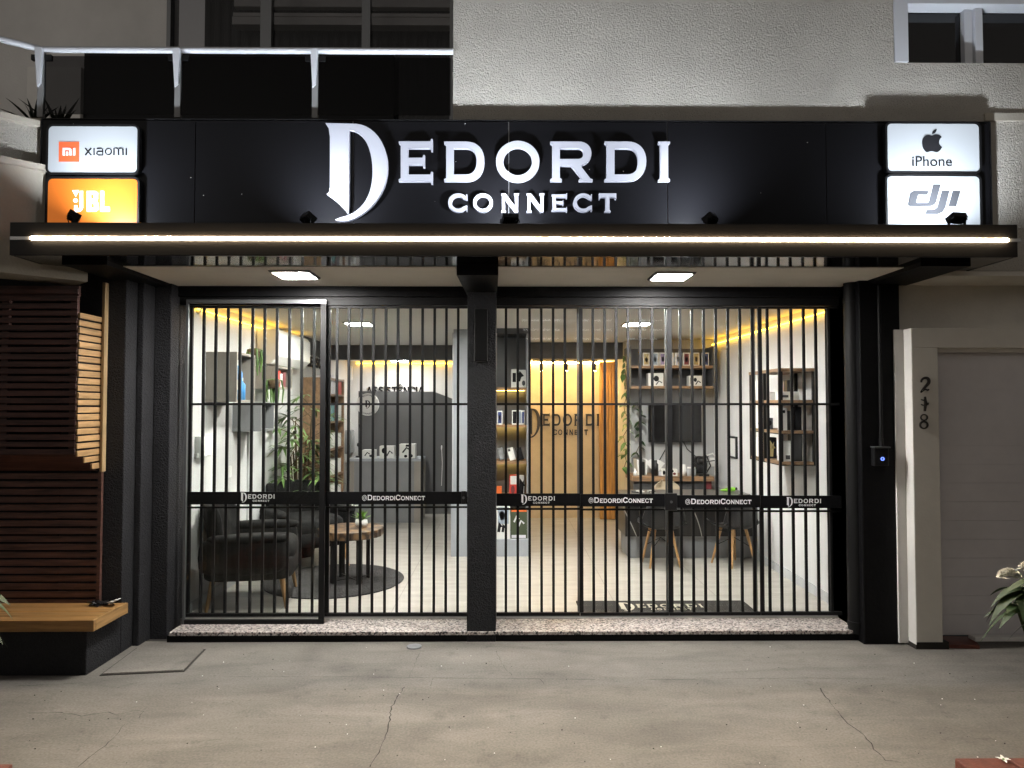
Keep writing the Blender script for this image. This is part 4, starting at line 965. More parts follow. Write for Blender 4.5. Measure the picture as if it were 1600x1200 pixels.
# hanging text on the left wall band
cs = fit(layout('ACESSÓRIOS'), 0, 1.15, 0, .16)
b = fill(cs, 0, .012)
b.v = [(WX0+.024+y, 7.62+x, PZ(573,7.75)+z) for x, y, z in b.v]; b.f = [f for f in b.f]
tag(b.build('wall_lettering', 'ink'), 'dark capital letters along the left wall above the wooden shelf', 'lettering')

# armchairs
def armchair(loc, rz, label):
    t = thing('armchair', label, 'armchair', (*loc, FZ), rz, 'black armchairs round the coffee table')
    # local: chair faces -y
    seat = MB(); seat.blob((0,-.02,.37), (.27,.29,.10), 20, 10, p=.45); seat.build('seat_cushion', 'fabric', t, local=True)
    bs = MB(); bs.blob((0,0,.28), (.325,.315,.085), 20, 10, p=.35); bs.build('seat_base', 'fabric', t, local=True)
    back = MB(); n = 15; m_ = 9; vs = []
    for lay in (0, 1):
        for i in range(m_+1):
            for j in range(n+1):
                u = j/n*2-1; v = i/m_
                x = u*(.31-.02*v); z = .30 + v*(.45 - .05*abs(u)**2.5 + .035*(1 if abs(u) > .75 else 0))
                y = .24 + .10*v - .10*abs(u)**2 + (-.05 if lay == 0 else .05*(1-.4*v))
                tuft = .018*math.cos(u*9)*math.cos(v*12) if lay == 0 else 0
                vs.append((x, y-tuft, z))
    k = (m_+1)*(n+1); fs = []
    for i in range(m_):
        for j in range(n):
            a = i*(n+1)+j; fs += [(a,a+1,a+n+2,a+n+1), (k+a+n+1,k+a+n+2,k+a+1,k+a)]
    for j in range(n): a = m_*(n+1)+j; fs += [(a,a+1,k+a+1,k+a), (j+1,j,k+j,k+j+1)]
    for i in range(m_): a = i*(n+1); b = a+n; fs += [(a+n+1,k+a+n+1,k+a,a), (b,k+b,k+b+n+1,b+n+1)]
    back.add(vs, fs, True); o = back.build('backrest', 'fabric', t, local=True)
    sd = o.modifiers.new('round', 'SUBSURF'); sd.levels = 1; sd.render_levels = 1
    for s in (-1, 1):
        ar = MB(); ar.blob((s*.315,.02,.39), (.055,.30,.135), 14, 10, p=.5)
        ar.blob((s*.315,-.01,.505), (.058,.28,.035), 14, 8, p=.6); ar.build('armrest', 'fabric', t, local=True)
    for sx in (-1,1):
        for sy in (-1,1): MB().tube([(sx*.25,sy*.23,.24),(sx*.285,sy*.27,0)], [.022,.011], 10).build('leg', 'wood_leg', t, local=True)
    return t
armchair((-1.88, 5.32), R(100), 'black armchair nearest the glass seen from its side')
armchair((-1.80, 6.42), R(38), 'black armchair with its back to the palm behind the other one')
# rug, table, table plant
cx_, cy_ = PX(525,5.9), 5.88
tag(MB().lathe(cx_, cy_, [(.001,FZ+.0005),(.565,FZ+.0005),(.572,FZ+.006),(.56,FZ+.012),(.001,FZ+.012)], 64).build('round_rug', 'rug'), 'round charcoal shag rug under the coffee table', 'rug')
tx, ty = PX(550,5.86), 5.84; zt2 = PZ(824, 5.84)
t = thing('coffee_table', 'round coffee table topped with log slices on black steel legs', 'table', (tx, ty, FZ+.012))
random.seed(11)
n = 56; prof = [.262+random.uniform(-.006,.006) for _ in range(n)]
top = MB(); z0, z1 = zt2-.062, zt2
top.vprism([(tx+prof[i]*math.cos(2*math.pi*i/n), ty+prof[i]*math.sin(2*math.pi*i/n)) for i in range(n)], z0, z1); top.build('tabletop', 'log', t, bevel=.006)
for k in range(4):
    a = R(38+90*k); x, y = tx+.16*math.cos(a), ty+.16*math.sin(a)
    MB().obox((x,y,(FZ+.012+z0)/2), (.05,.012,z0-FZ-.0125), Matrix.Rotation(a+R(90),3,'Z')).build('leg', 'black_metal', t)
for k in range(2):
    a = R(38+90*k); MB().obox((tx,ty,FZ+.03+.006*k), (.31,.012,.005), Matrix.Rotation(a,3,'Z')).build('brace', 'black_metal', t)
px_, py_ = PX(566,5.86), 5.86
t = thing('table_plant', 'small bright green plant in a white pot on the coffee table', 'plant', (px_, py_, zt2))
MB().lathe(px_, py_, [(.001,zt2+.0005),(.03,zt2+.001),(.052,zt2+.03),(.048,zt2+.062),(.04,zt2+.066),(.036,zt2+.05)], 20).build('pot', 'plastic_white', t)
b = MB()
for i in range(90):
    a = random.uniform(0,2*math.pi); el = random.uniform(.5,1.45)
    b.blade((px_,py_,zt2+.055), (math.cos(a)*math.cos(el),math.sin(a)*math.cos(el),math.sin(el)), random.uniform(.06,.125), .012, .2, 3)
b.build('leaves', 'leaf_light', t)
b = MB()
for i in range(14):
    a = random.uniform(0,2*math.pi); r = random.uniform(.02,.09); b.blob((px_+r*math.cos(a),py_+r*math.sin(a),zt2+random.uniform(.16,.21)), (.006,.006,.006), 6, 4)
b.build('blossoms', 'petal', t)
# potted lady palm
random.seed(21)
plx, ply = PX(466,6.75), 6.85
t = thing('potted_palm', 'tall lady palm in a dark pot behind the armchairs', 'palm', (plx, ply, FZ))
MB().lathe(plx, ply, [(.001,FZ+.001),(.13,FZ+.001),(.17,FZ+.3),(.15,FZ+.3)], 24).build('pot', 'black_paint', t)
stems = MB(); lv_ = MB()
for i in range(9):
    a = random.uniform(0,2*math.pi); h = [1.42,1.25,1.1,1.0,.9,.8,1.3,.95,.75][i]; dx, dy = math.cos(a)*.1*h, math.sin(a)*.1*h
    stems.tube([(plx+dx*.4,ply+dy*.4,FZ+.28),(plx+dx*.7,ply+dy*.7,FZ+h*.6),(plx+dx,ply+dy,FZ+h)], [.012,.010,.007], 6)
    for f in range(4):
        az = random.uniform(0,2*math.pi); hz = FZ+h-.10*f
        base = Vector((plx+dx,ply+dy,hz)); d = Vector((math.cos(az),math.sin(az),random.uniform(.35,.9))).normalized(); tip = base + d*random.uniform(.14,.24)
        stems.tube([base, tip], .004, 5)
        nb = random.randint(6,9)
        for k in range(nb):
            q = az + (k-(nb-1)/2)*.36; el = random.uniform(-.15,.5)
            lv_.blade(tip, (math.cos(q)*math.cos(el),math.sin(q)*math.cos(el),math.sin(el)), random.uniform(.17,.27), .034, random.uniform(.2,.6))
stems.build('stems', 'stem', t); lv_.build('fronds', 'leaf', t)

# service counter with three white cartons, water filter, round sign, panel
D_C = 8.72
xc0, xc1 = PX(546,D_C), PX(655,D_C); zct = PZ(717, D_C)
t = thing('service_counter', 'grey service counter below the round hanging sign', 'counter', ((xc0+xc1)/2, D_C, FZ))
box(xc0, xc1+.01, D_C+.02, D_C+.5, FZ, zct-.03).build('body', 'lam_grey', t)
box(xc0-.01, xc1+.02, D_C, D_C+.52, zct-.0295, zct).build('worktop', 'lam_blue', t)
fr = MB(); fr.box(xc0, xc0+.06, D_C+.005, D_C+.0195, FZ, zct-.03); fr.box(xc1-.06, xc1+.01, D_C+.005, D_C+.0195, FZ, zct-.03); fr.build('front_frame', 'lam_taupe', t)
box(xc1+.0105, xc1+.022, D_C+.005, D_C+.5, FZ, zct-.0305).build('end_panel', 'lam_taupe', t)
def px_carton(p0, p1, y0, y1, D, dep, lab, pics, group, m='box_white', base=None, name='product_box', rz=0):
    x0, z1 = P(p0, y0, D); x1 = PX(p1, D); z0 = base if base is not None else PZ(y1, D)
    return carton(name, x0, x1, D, D+dep, z0, z1, m, lab, group, pics, rz)
gp_ = 'white cartons on the service counter'
px_carton(566,586,703,717,D_C+.1,.14,'smallest white carton on the left of the service counter', ((.2,.6,.3,.7,'ink','s'),(.55,.85,.15,.45,'ink_grey','o')), gp_, base=zct)
px_carton(593,616,697,717,D_C+.1,.14,'middle white carton on the service counter with a dark print', ((.15,.45,.4,.85,'ink','o'),(.5,.9,.2,.6,'ink_grey','s')), gp_, base=zct)
px_carton(624,649,694,717,D_C+.1,.14,'largest white carton on the right of the service counter', ((.2,.7,.4,.75,'ink','s'),(.3,.5,.05,.25,'ink','o'),(.6,.85,.05,.3,'ink','o'),(.4,.6,.82,.97,'ink','r')), gp_, base=zct)
x0, z1 = P(525,672,9.8); x1, z0 = P(552,722,9.8)
t = thing('water_purifier', 'clear water dispenser on the white wall left of the partition', 'water dispenser', ((x0+x1)/2, 9.8, z0))
box(x0, x1, 9.72, 9.899, z0+.12, z1).build('tank', 'clear tank', t, bevel=.02); box(x0+.05, x1-.05, 9.72, 9.899, z0, z0+.119).build('base', 'plastic_white', t, bevel=.01)
MB().tube([(x0+.06,9.715,z1-.08),(x0+.06,9.719,z1-.08)], .025, 14).build('dial', 'ink', t)
x0, z1 = P(527,572,9.85); x1, z0 = P(550,594,9.85)
t = thing('meter_cover', 'pale meter cover lit amber at the top of the alcove wall', 'meter cover', ((x0+x1)/2, 9.88, z0))
box(x0, x1, 9.86, 9.899, z0, z1).build('case', 'plastic_white', t, bevel=.008); box(x0+.03, x1-.03, 9.855, 9.8595, z0+.03, z1-.03).build('door', 'plastic_white', t, bevel=.002)
# round hanging sign
xd, zd = P(575,632,9.38); rd = 17.5*9.38/F
t = thing('round_sign', 'white round hanging sign with a dark initial beside the dark partition', 'sign', (xd, 9.38, zd))
fill([arc(xd,zd,rd,rd,0,360,48)[:-1]], 9.36, .03).build('disc', 'plastic_white', t)
fill(fit(GL['dagger'][0], xd-.035, xd+.035, zd-.055, zd+.055), 9.357, .002).build('emblem', 'ink', t)
rl_ = fit(layout('DEDORDI'), R(140), R(40), 0, .022); rb = fit(layout('CONNECT'), R(-140), R(-40), 0, .022)
ring = [[(xd+(rd-.036+z)*math.cos(a), zd+(rd-.036+z)*math.sin(a)) for a, z in c] for c in rl_] + [[(xd+(rd-.014-z)*math.cos(a), zd+(rd-.014-z)*math.sin(a)) for a, z in c] for c in rb]
fill(ring, 9.357, .002).build('lettering', 'ink_grey', t)
MB().box(xd-rd-.03, xd-rd+.005, 9.37, 9.38, zd-.01, zd+.01).build('arm', 'black_metal', t)
# wall letters above the partition
cs = fit(layout('ASSISTÊNCIA', gap=.12), PX(572,9.87), PX(662,9.87), PZ(617,9.87), PZ(600,9.87))
tag(fill(cs, 9.872, .025).build('wall_lettering', 'ink'), 'dark capital letters on the white alcove wall above the partition', 'lettering')
# handset cable holder, dark stand left of counter
x0, z0 = P(557,716,9.2)
t = thing('cable_hook', 'white hook with a hanging cable on the pale wall right of the counter', 'hook', (PX(690,9.3), 9.3, PZ(715,9.3)))
xh, zh = P(690,700,9.40); MB().tube([(xh,9.42,zh),(xh,9.40,zh+.03),(xh,9.38,zh+.02),(xh,9.39,zh-.02)], .008, 8).build('hook', 'plastic_white', t)
MB().tube([(xh,9.40,zh),(xh+.01,9.40,zh-.2),(xh,9.40,zh-.5)], .004, 6).build('cable', 'plastic_white', t)
t = thing('desk_fan', 'small dark gadget arm standing at the left end of the service counter', 'gadget', (PX(562,9.0), 9.0, zct))
xf = PX(562, 9.0)
MB().lathe(xf, 9.0, [(.001,zct+.001),(.05,zct+.001),(.045,zct+.02),(.001,zct+.02)], 16).build('foot', 'plastic_black', t)
MB().tube([(xf,9.0,zct+.02),(xf-.01,9.0,zct+.14),(xf+.02,8.99,zct+.30),(xf-.005,8.98,zct+.42)], .008, 6).build('arm', 'plastic_black', t)
MB().blob((xf,8.98,zct+.16), (.03,.03,.03), 10, 6).build('head', 'plastic_black', t)

# ================================================================== CORE SHELF (behind the centre pillar)
D_K = 6.79
xk0, xk1 = PX(705,D_K), PX(826,D_K)
t = thing('display_shelf', 'tall grey display shelf with lit wooden boards behind the centre pillar', 'shelf', ((xk0+xk1)/2, D_K, FZ))
xm = -.28
box(xk0+.01, xm, D_K+.15, 7.269, PZ(780,D_K), CZ-.001).build('column', 'lam_blue', t)
box(xk0, xm, D_K, 7.269, FZ, PZ(780,D_K)-.0005).build('side_cabinet', 'lam_blue', t)
box(xk1-.018, xk1, D_K+.05, 7.269, PZ(843,D_K)+.001, PZ(520,D_K)).build('side_panel', 'lam_grey', t)
box(xm+.0005, xk1-.0185, 7.24, 7.268, PZ(843,D_K)+.001, PZ(520,D_K)).build('back_panel', 'lam_grey', t)
box(xm+.0005, xk1, D_K, 7.2685, FZ, PZ(843,D_K)).build('base_drawer', 'lam_blue', t)
box(xm+.0005, xk1, D_K+.05, 7.2685, PZ(520,D_K)+.001, CZ-.001).build('pelmet', 'charcoal', t)
shz = [PZ(p, D_K) for p in (605, 664, 722)]
for z in shz:
    bd_ = box(xm+.001, xk1-.019, D_K+.06, 7.2395, z-.022, z).build('shelf_board', 'wood_shelf', t)
    box(xm+.02, xk1-.03, 7.20, 7.215, z-.027, z-.0225).build('led_strip', 'shelf_led', bd_)
ck = 'cartons on the lit display shelf'
px_carton(799,808,577,605,6.9,.05,'narrow white carton beside the headphones carton on the top lit board', ((.2,.8,.3,.8,'ink','r'),), ck, base=shz[0])
px_carton(809,822,578,605,6.9,.08,'white headphones carton with a black arc print on the top lit board', ((.1,.6,.35,.9,'ink','s'),(.5,.9,.1,.4,'ink_grey','o')), ck, base=shz[0])
px_carton(777,785,642,664,6.9,.05,'white phone carton with a purple print by the centre pillar', ((.15,.85,.1,.92,'navy print','r'),(.25,.7,.3,.7,'purple print','o')), ck, base=shz[1])
px_carton(800,808,641,664,6.88,.05,'white phone carton with a dark print on the second lit board', ((.15,.85,.1,.92,'ink','r'),), ck, base=shz[1])
px_carton(809,820,641,664,6.9,.06,'white phone carton with a blue print on the second lit board', ((.15,.5,.1,.92,'sky print','r'),(.6,.9,.1,.9,'navy print','r')), ck, base=shz[1])
def phone(px, D, z, m, label):
    x = PX(px, D); t = thing('smartphone', label, 'phone', (x, D, z), R(12), 'phones leaning on the lit board')
    rm = Matrix.Rotation(R(-14), 3, 'X') @ Matrix.Rotation(R(-12), 3, 'Y')
    MB().obox((0,0,.068), (.06,.008,.125), rm).build('body', m, t, local=True, bevel=.004)
    MB().obox(Vector((0,0,.068)) + rm @ Vector((-.014,-.006,.04)), (.024,.004,.024), rm).build('camera_bump', 'plastic_black', t, local=True)
phone(783, 6.95, shz[2], 'plastic_black', 'black smartphone leaning on the third lit board')
phone(799, 6.93, shz[2], 'box_white', 'white smartphone leaning on the third lit board')
phone(812, 6.95, shz[2], 'ink', 'dark smartphone at the right end of the third lit board')
zbd = PZ(843,D_K)
px_carton(796,810,742,770,6.95,.06,'red comic style carton above the poster', ((.1,.9,.55,.95,'box_white','r'),(.15,.6,.1,.5,'maroon carton','o')), ck, 'red carton', base=PZ(775,6.95), name='game_case')
px_carton(812,819,743,770,6.95,.05,'white carton with a black figure beside the red case', ((.25,.75,.1,.85,'ink','s'),), ck, base=PZ(775,6.95), name='game_case')
px_carton(776,784,760,772,6.95,.05,'small orange carton on the lowest lit board', (), ck, 'orange carton', base=PZ(775,6.95))
tb = box(xm+.001, xk1-.019, D_K+.06, 7.2395, PZ(775,6.95)-.022, PZ(775,6.95)-.0005).build('shelf_board', 'wood_shelf', t)
p1 = px_carton(776,797,790,841,6.83,.02,'white poster card with blue brush strokes and small dark figures', ((.1,.9,.45,.95,'sky print','r'),(.2,.6,.55,.85,'purple print','o'),(.15,.35,.2,.5,'ink','s'),(.45,.6,.2,.45,'ink','s')), 'poster cards at the foot of the lit shelf', base=zbd, name='poster_card')
p2 = px_carton(798,824,795,841,6.84,.02,'dark green poster card with a pale scribble and red top edge', ((.05,.95,.9,1.0,'orange carton','r'),(.2,.5,.55,.75,'pale print','s'),(.45,.8,.4,.6,'pale print','s'),(.05,.9,.02,.12,'pale print','r')), 'poster cards at the foot of the lit shelf', 'dark green print', base=zbd, name='poster_card')

# ================================================================== ROOM: BACK WALL LETTERS, SLATS, VINE
cs = fit(logo(), PX(824,9.08), PX(936,9.08), PZ(684,9.08), PZ(638,9.08))
tag(fill(cs, 9.072, .02).build('wall_lettering', 'letter_dark'), 'dark shop name letters fixed to the warm lit beige wall', 'lettering')
t = thing('slatted_door', 'amber vertical slat door beside the beige wall', 'door', (PX(956,8.95), 8.95, FZ))
x0, x1 = PX(937,8.95), 1.403
box(x0, x1, 8.97, 8.99, FZ+.005, 2.07).build('leaf', 'wood_slat', t)
sl = MB(); x = x0
while x < x1-.03: sl.box(x+.002, x+.026, 8.945, 8.9695, FZ+.005, 2.07); x += .038
sl.build('slats', 'wood_slat', t, bevel=.003)
random.seed(5)
vx, vy = 1.39, 8.03
t = thing('hanging_vine', 'thin green vine trailing down the cream wall edge beside the slats', 'vine', (vx, vy, 2.0))
vp = []; z = 2.08
while z > .75: vp.append((1.36+random.uniform(-.025,.03), 7.96+random.uniform(-.03,.03), z)); z -= .07
MB().tube(vp, .004, 5).build('stem', 'stem', t)
lf_ = MB()
for p in vp:
    for k in range(2):
        a = random.uniform(0,2*math.pi); lf_.blade(p, (math.cos(a),-.5+.3*math.sin(a),random.uniform(-.7,.1)), random.uniform(.07,.10), .065, .4, 4)
lf_.build('leaves', 'leaf', t)
# second vine in front of the grey wall
vp = [(1.50+random.uniform(-.03,.03), 7.93, 1.55-.07*i) for i in range(9)]
t = thing('hanging_vine', 'shorter vine hanging left of the television', 'vine', (1.5, 7.93, 1.2))
MB().tube(vp, .004, 5).build('stem', 'stem', t); lf_ = MB()
for p in vp:
    for k in range(2): a = random.uniform(0,2*math.pi); lf_.blade(p, (math.cos(a),-.5+.3*math.sin(a),random.uniform(-.7,.1)), random.uniform(.07,.10), .06, .4, 4)
lf_.build('leaves', 'leaf_dark', t)

# ================================================================== ROOM: TELEVISION WALL
x0, z1 = P(1013,632,7.93); x1, z0 = P(1096,691,7.93)
t = thing('television', 'black wall mounted television on the grey wall', 'television', ((x0+x1)/2, 7.93, z0))
box(x0, x1, 7.92, 7.96, z0, z1).build('frame', 'plastic_black', t, bevel=.004); box(x0+.008, x1-.008, 7.917, 7.9195, z0+.012, z1-.008).build('screen', 'screen', t)
box((x0+x1)/2-.1, (x0+x1)/2+.1, 7.9605, 7.999, z0+.1, z1-.1).build('mount', 'black_metal', t)
MB().tube([(x0+.25,7.99,z0+.02),(x0+.2,7.985,z0-.09),(x0+.08,7.985,z0-.3)], .006, 6).build('cable', 'plastic_black', t)
MB().tube([(x0+.40,7.99,z0+.02),(x0+.45,7.985,z0-.08),(x0+.62,7.985,z0-.23),(x0+.76,7.985,z0-.21)], .006, 6).build('cable', 'plastic_black', t)
D_T = 7.62
xs0, xs1 = PX(985,D_T), PX(1116,D_T)
t = thing('wall_shelf', 'charcoal wall shelf with two wooden boards above the television', 'shelf', ((xs0+xs1)/2, D_T, PZ(607,D_T)))
zU, zL, zTop = PZ(571,D_T), PZ(603,D_T), PZ(541,D_T)
box(xs0, xs1, 7.96, 7.999, zL-.03, zTop).build('back_panel', 'charcoal', t)
for z in (zU, zL): box(xs0+.013, xs1-.013, D_T, 7.9595, z-.028, z).build('shelf_board', 'wood_shelf', t)
for x in (xs0, xs1-.012): box(x, x+.012, D_T, 7.9595, zL-.03, zTop).build('end_panel', 'charcoal', t)
cc = ['gold print','sky print','purple print','pale print','pale print','maroon carton','gold print','navy print']
lb = ['with a gold print, leftmost of the row','with a light blue print, second of the row','with a purple print, behind the thick gate post','with a faint grey print, right of the thick gate post','with a faint pale print, left of the maroon one','with a maroon print','with a gold print, right of the maroon one','with a navy print, rightmost of the row']
for i, p in enumerate((1010,1024,1036,1048,1060,1073,1088,1103)):
    px_carton(p-5.5, p+5.5, 551, 571, D_T+.06, .05, 'small white phone carton ' + lb[i], ((.14,.86,.08,.92,cc[i],'r'),(.3,.7,.3,.7,'ink_grey','o')), 'phone cartons in a row on the high wall shelf', base=zU, name='phone_box')
px_carton(1013,1037,583,603,D_T+.05,.12,'larger white carton with a black speaker print below the phone cartons', ((.35,.7,.35,.8,'ink','o'),(.5,.9,.1,.4,'ink_grey','s')), 'white cartons on the lower board above the television', base=zL)
px_carton(1077,1097,587,603,D_T+.05,.12,'white carton with a black gadget print at the right above the television', ((.35,.6,.4,.8,'ink','o'),(.5,.9,.15,.5,'ink','s'),(.08,.25,.2,.8,'ink_grey','r')), 'white cartons on the lower board above the television', base=zL)
# sideboard
D_B = 7.55; zsb = PZ(745, D_B)
xs1 = PX(1115, D_B)
t = thing('sideboard', 'wooden topped charcoal sideboard under the television', 'sideboard', (1.8, D_B, FZ))
box(1.36, xs1, D_B, 7.999, zsb-.05, zsb).build('top', 'wood_shelf', t); box(1.38, xs1-.02, D_B+.05, 7.999, FZ, zsb-.0505).build('body', 'charcoal', t)
box(xs1-.08, xs1-.02, D_B+.03, D_B+.0495, FZ, zsb-.051).build('door', 'maroon carton', t)
# game console tower
xg, D_O = PX(1003,7.7), 7.70
t = thing('game_console', 'white and black upright game console on the sideboard', 'console', (xg, D_O, zsb))
zh = PZ(719,D_O)-zsb
for s in (-1,1):
    MB().prism([(xg+s*.034,zsb+.001),(xg+s*.050,zsb+.001),(xg+s*.058,zsb+zh),(xg+s*.040,zsb+zh)][::s], D_O, D_O+.22).build('side_plate', 'plastic_white', t)
box(xg-.030, xg+.030, D_O+.008, D_O+.2, zsb+.001, zsb+zh-.02).build('core', 'plastic_black', t, bevel=.006)
xb = PX(1023,7.65)
t = thing('water_bottle', 'black water bottle on the sideboard beside the console', 'bottle', (xb, 7.65, zsb)); h = PZ(719,7.65)-zsb
MB().lathe(xb, 7.65, [(.001,zsb+.001),(.036,zsb+.002),(.036,zsb+h*.72),(.022,zsb+h*.84)], 18).build('body', 'plastic_black', t); MB().lathe(xb, 7.65, [(.024,zsb+h*.842),(.024,zsb+h),(.001,zsb+h)], 14).build('cap', 'plastic_black', t)
px_carton(1034,1058,733,746,7.63,.1,'white carton with camera prints on the sideboard', ((.06,.22,.15,.8,'ink','o'),(.55,.75,.5,.9,'ink','o'),(.7,.9,.12,.5,'maroon carton','o')), None, base=zsb)
px_carton(1027,1034,737,746,7.66,.06,'plain pale grey carton between the bottle and the camera carton', (), None, 'pale print', base=zsb)
xv = PX(1067,7.66); t = thing('white_vase', 'white tapered vase on the sideboard', 'vase', (xv,7.66,zsb)); h = PZ(727,7.66)-zsb
MB().lathe(xv, 7.66, [(.001,zsb+.001),(.026,zsb+.001),(.034,zsb+h*.5),(.022,zsb+h),(.018,zsb+h),(.02,zsb+h*.6)], 18).build('body', 'plastic_white', t)
MB().lathe(xv, 7.66, [(.022,zsb+h+.0005),(.024,zsb+h+.004),(.022,zsb+h+.008)], 18).build('rim', 'plastic_white', t)
for i, p in enumerate((1076, 1083)):
    xg_ = PX(p,7.64); t = thing('glass_jar', 'clear glass jar on the sideboard ' + ('beside the white vase' if i == 0 else 'beside the coffee machine'), 'jar', (xg_,7.64,zsb), 0, 'glass jars on the sideboard')
    MB().lathe(xg_, 7.64, [(.022,zsb+.001),(.026,zsb+.02),(.026,zsb+.07),(.02,zsb+.08)], 14).build('body', 'clear tank', t); MB().lathe(xg_, 7.64, [(.02,zsb+.0805),(.021,zsb+.095),(.001,zsb+.096)], 12).build('lid', 'plastic_white', t)
xm_ = PX(1097,7.68); t = thing('coffee_machine', 'black capsule coffee machine at the right of the sideboard', 'coffee machine', (xm_,7.68,zsb)); h = PZ(713,7.68)-zsb
b = MB(); b.blob((xm_-.02,7.72,zsb+h*.5), (.075,.10,h*.5), 16, 10, p=.7); b.build('body', 'plastic_black', t)
b = MB(); b.blob((xm_-.02,7.64,zsb+h*.78), (.05,.07,h*.2), 14, 8, p=.8); b.build('brew_head', 'plastic_black', t)
box(xm_-.07, xm_+.04, 7.56, 7.68, zsb+.001, zsb+.025).build('drip_tray', 'plastic_black', t, bevel=.004)
b = MB(); b.tube([(xm_+.05,7.72,zsb+.02),(xm_+.10,7.72,zsb+.10),(xm_+.07,7.74,zsb+.19),(xm_+.12,7.85,zsb+.21)], .008, 6); b.build('cord', 'plastic_black', t)
for i, p in enumerate((992,)):
    xg_ = PX(p,7.64); t = thing('small_bottle', 'tiny white bottle at the left end of the sideboard', 'bottle', (xg_,7.64,zsb))
    MB().lathe(xg_, 7.64, [(.001,zsb+.001),(.022,zsb+.001),(.022,zsb+.04),(.009,zsb+.055)], 14).build('body', 'plastic_white', t); MB().lathe(xg_, 7.64, [(.009,zsb+.0555),(.009,zsb+.085),(.001,zsb+.085)], 10).build('cap', 'plastic_white', t)
xq, zq = P(1113,722,7.99); tag(box(xq-.03, xq+.03, 7.985, 7.9995, zq-.05, zq+.05).build('wall_socket', 'plastic_white', bevel=.004), 'white socket plate on the grey wall right of the coffee machine', 'socket')
xg_, zg_ = P(1045,718,7.80); t = thing('white_tray', 'white triangular tray leaning on the wall behind the bottle', 'tray', (PX(1028,7.8), 7.8, zsb))
fill([[(PX(1008,7.88),PZ(722,7.88)),(PX(1024,7.88),PZ(742,7.88)),(PX(1038,7.88),PZ(724,7.88)),(PX(1030,7.88),PZ(719,7.88)),(PX(1016,7.88),PZ(718,7.88))][::1]], 7.87, .012).build('panel', 'plastic_white', t)
fill([stroke([(PX(1012,7.88),PZ(746,7.88)),(PX(1024,7.88),PZ(740,7.88)),(PX(1036,7.88),PZ(746,7.88))], .02)], 7.86, .03).build('foot', 'plastic_white', t)

# right wall: framed notice and hooks, metal and wood shelf
t = thing('framed_notice', 'small black framed notice on the right wall', 'frame', (WX1-.01, 7.3, PZ(716,7.3)))
za, zb_ = PZ(716,7.3), PZ(682,7.3)
box(WX1-.018, WX1-.0005, 7.18, 7.46, za, zb_).build('frame', 'plastic_black', t); box(WX1-.0205, WX1-.0185, 7.21, 7.43, za+.02, zb_-.02).build('notice', 'box_white', t)
t = thing('wall_lamp_arm', 'white bent lamp arm on the right wall behind the desk', 'lamp', (WX1-.05, 7.7, .9))
xq, zq = P(1140,712,7.6)
MB().tube([(WX1-.02,7.75,zq-.35),(WX1-.08,7.7,zq-.2),(WX1-.06,7.68,zq-.03),(WX1-.12,7.65,zq+.02),(WX1-.2,7.62,zq)], .008, 8).build('arm', 'plastic_white', t)
MB().tube([(WX1-.2,7.62,zq),(WX1-.23,7.61,zq-.03)], [.012,.03], 12).build('head', 'plastic_black', t)
RS0, RS1 = 5.35, 6.02; xi_, xo_ = 2.09, WX1-.002
zz = [PZ(p, RS0) for p in (722, 673, 625, 580)]
t = thing('metal_wood_shelf', 'black metal and wood shelf on the right wall', 'shelf', (2.23, 5.7, zz[0]))
fr = MB(); q = .012
for y in (RS0, (RS0+RS1)/2, RS1-2*q):
    for x in (xi_, xo_-2*q): fr.box(x, x+2*q, y, y+2*q, zz[0]-.03, zz[3]+.0)
fr.build('frame', 'black_metal', t)
for z in zz[:3]: box(xi_+.002, xo_-.026, RS0-.004, RS1-.002, z-.022, z).build('shelf_board', 'wood_shelf_y', t)
box(xi_-.002, xo_, RS0-.006, RS1+.004, zz[3]+.0005, zz[3]+.024).build('top_board', 'wood_shelf_y', t)
for k, z in enumerate(zz[:3]): box(xi_+.004, xo_-.028, RS0+.002, RS1-.004, z-.030, z-.0225).build('under_rail', 'black_metal', t)
gk = 'cartons on the metal and wood shelf'
def sh(x0, x1, y0, y1, k, h, m, lab, pics=()): return carton('product_box', x0, x1, y0, y1, zz[k], zz[k]+h, m, lab, gk, pics)
sh(2.125,2.21,5.40,5.50,0,.155,'box_white','tall white carton at the near end of the lowest metal shelf board',((.3,.7,.1,.3,'ink_grey','r'),))
sh(2.215,2.28,5.40,5.52,0,.21,'plastic_black','tall black carton beside the white one on the lowest metal shelf board')
sh(2.12,2.19,5.68,5.78,0,.17,'ink','black carton with a copper print on the lowest metal shelf board',((.3,.6,.1,.85,'gold print','s'),))
sh(2.12,2.18,5.86,5.96,0,.16,'box_white','white carton at the far end of the lowest metal shelf board',((.3,.8,.1,.4,'ink_grey','s'),))
sh(2.118,2.165,5.40,5.47,1,.175,'box_white','slim tall white carton at the near end of the middle metal shelf board',((.3,.7,.75,.9,'ink','o'),))
sh(2.17,2.215,5.42,5.50,1,.15,'plastic_black','black carton beside the slim white one on the middle metal shelf board')
sh(2.24,2.285,5.42,5.50,1,.18,'ink','dark carton near the wall on the middle metal shelf board')
sh(2.11,2.17,5.70,5.78,1,.09,'ink_grey','low grey carton on the middle metal shelf board',((.2,.8,.3,.8,'ink','o'),))
sh(2.11,2.15,5.80,5.85,1,.17,'box_white','thin white carton behind the low grey one')
sh(2.11,2.17,5.88,5.97,1,.17,'box_white','white carton at the far end of the middle metal shelf board',((.2,.8,.2,.7,'ink_grey','s'),))
sh(2.115,2.26,5.39,5.50,2,.065,'box_white','flat white carton lying at the near end of the top metal shelf board',((.1,.4,.3,.6,'ink_grey','r'),))
sh(2.118,2.20,5.67,5.77,2,.065,'box_white','flat white carton in the middle of the top metal shelf board')
